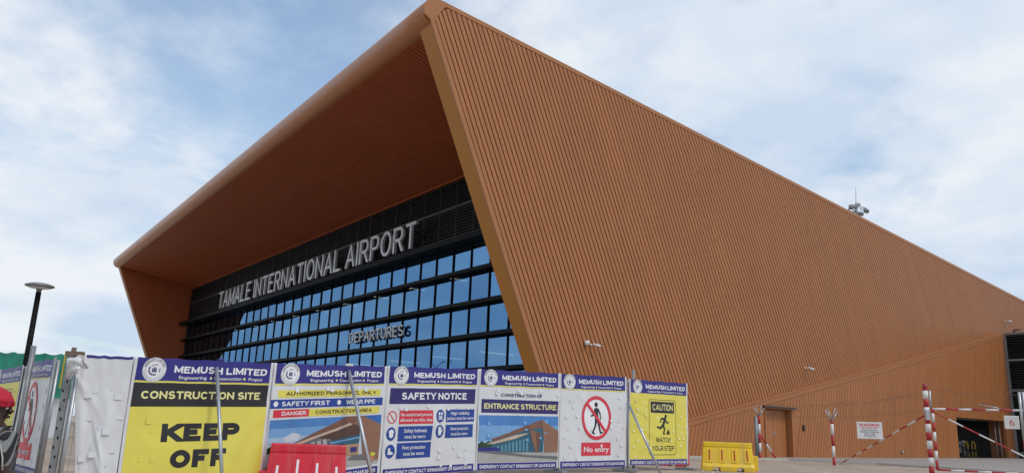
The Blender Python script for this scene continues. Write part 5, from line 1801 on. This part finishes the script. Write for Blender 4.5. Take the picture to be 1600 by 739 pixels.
# face: nose, ears, eyes, lips
x = MB(); x.tube([hp(0, .088, 1.665), hp(0, .108, 1.63), hp(0, .092, 1.615)], [.010, .017, .013], 8); x.build('nose', M['skin'], person)
x = MB(); x.tube([hp(-.025, .082, 1.588), hp(0, .094, 1.588), hp(.025, .082, 1.588)], .010, 8); x.build('mouth', M['skin'], person)
for s in (1, -1):
    x = MB(); x.tube([hp(s * .088, .01, 1.61), hp(s * .098, .0, 1.645), hp(s * .088, .0, 1.67)], [.012, .02, .014], 8); x.build('ear', M['skin'], person)
    x = MB(); x.tube([hp(s * .033, .070, 1.655), hp(s * .033, .088, 1.655)], .008, 8); x.build('eye', M['camw'], person)
# hands with five fingers
for s in (1, -1):
    w = pp(s * .25, .10, .86); hv = [w, w + (UP * -.08 + fwd * .02) * sc_]
    es = [(0, 1)]; rr = [.026 * sc_, .034 * sc_]
    for k in range(4):
        off_ = fwd * (.03 - .02 * k)
        l = (.07, .08, .075, .06)[k]
        hv.append(w + (UP * -.11 + off_ + fwd * .02) * sc_); hv.append(w + (UP * (-.11 - l * .55) + off_ + fwd * .02 - rt * s * .012) * sc_); hv.append(w + (UP * (-.11 - l) + off_ + fwd * .02 - rt * s * .035) * sc_)
        n0 = len(hv) - 3; es += [(1, n0), (n0, n0 + 1), (n0 + 1, n0 + 2)]; rr += [.0095 * sc_, .0088 * sc_, .0078 * sc_]
    hv.append(w + (UP * -.05 + fwd * .055) * sc_); hv.append(w + (UP * -.09 + fwd * .075 - rt * s * .015) * sc_); n0 = len(hv) - 2; es += [(1, n0), (n0, n0 + 1)]; rr += [.011 * sc_, .009 * sc_]
    h = skin_mesh('hand', hv, es, rr, 1, M['skin'], 1); h.parent = person
# baggy cap
b = bmesh.new(); bmesh.ops.create_icosphere(b, subdivisions=4, radius=1)
for v in b.verts:
    q = v.co.copy()
    z_ = max(q.z, -.42)
    d = 1 + .08 * mnoise.noise(q * 2.4) + .03 * mnoise.noise(q * 7)
    r_ = q.x * .10 * d; f_ = q.y * .112 * d + .004; zz_ = z_ * .10 * d + 1.715 - .10 * q.y * .35 + (.03 * q.y * q.y if q.z < 0 else 0)
    v.co = hp(r_, f_, zz_)
for f in b.faces: f.smooth = True
me = bpy.data.meshes.new('cap'); b.to_mesh(me); b.free(); me.materials.append(M['cap'])
o = bpy.data.objects.new('cap', me); COL.objects.link(o); o.parent = person
# piping along the sleeve
x = MB(); x.tube([pp(.07, -.06, 1.545), pp(.14, -.075, 1.50), pp(.215, -.08, 1.41), pp(.275, -.075, 1.28), pp(.29, -.07, 1.19)], .005, 6); x.build('sleeve_piping', M['kerbm'], person)
x = MB(); x.tube([pp(.05, -.085, 1.535), pp(.12, -.10, 1.485), pp(.19, -.105, 1.39), pp(.25, -.10, 1.27), pp(.265, -.095, 1.18)], .012, 6); x.build('sleeve_panel', M['galvd'], person)

# ------------------------------------------------------------------ stones lying on the sandy ground
x = MB(); rr = random.Random(5)
for k in range(420):
    px, py = rr.uniform(60, 1600), rr.uniform(718, 760)
    if px < 1080: px = rr.uniform(1040, 1600)
    p = gpt(px, py)
    if p.y > 30: continue
    r = rr.uniform(.008, .035) * (1 if rr.random() < .9 else 1.8)
    i = len(x.v)
    for a in range(5):
        x.v.append((p.x + r * math.cos(a * 1.257 + k) * rr.uniform(.7, 1.2), p.y + r * math.sin(a * 1.257 + k) * rr.uniform(.7, 1.2), p.z - .004))
    x.v.append((p.x, p.y, p.z + r * rr.uniform(.5, .9)))
    for a in range(5):
        x.f.append((i + a, i + (a + 1) % 5, i + 5)); x.mi.append(0); x.sm.append(False)
tag(x.build('gravel', M['kerbm']), 'small stones scattered over the sandy ground by the yellow barrier', 'gravel', kind='stuff')

# ------------------------------------------------------------------ twin-arm lamp behind the viewer, seen mirrored in the glass
q = at(690, 573, 78); q = Vector((q.x, 2 * YG - q.y, q.z)); b = ground(q)
t = thing('street_lamp', b, 'tall twin-arm street lamp mirrored small in the lower glass panes', 'lamp')
x = MB(); x.tube([b, q], [.11, .07], 10); x.build('pole', M['galvd'], t)
for s_ in (-1, 1):
    x = MB(); e_ = q + Vector((1, 0, 0)) * s_ * 1.25 + Vector((0, 0, .55))
    x.tube([q, q + Vector((s_ * .5, 0, .35)), e_], .045, 8); x.build('arm', M['galvd'], t)
    x = MB(); x.box(e_ + Vector((s_ * .25, 0, .04)), (.6, .22, .09)); x.build('lamp_head', M['galvd'], t, bevel=.03)
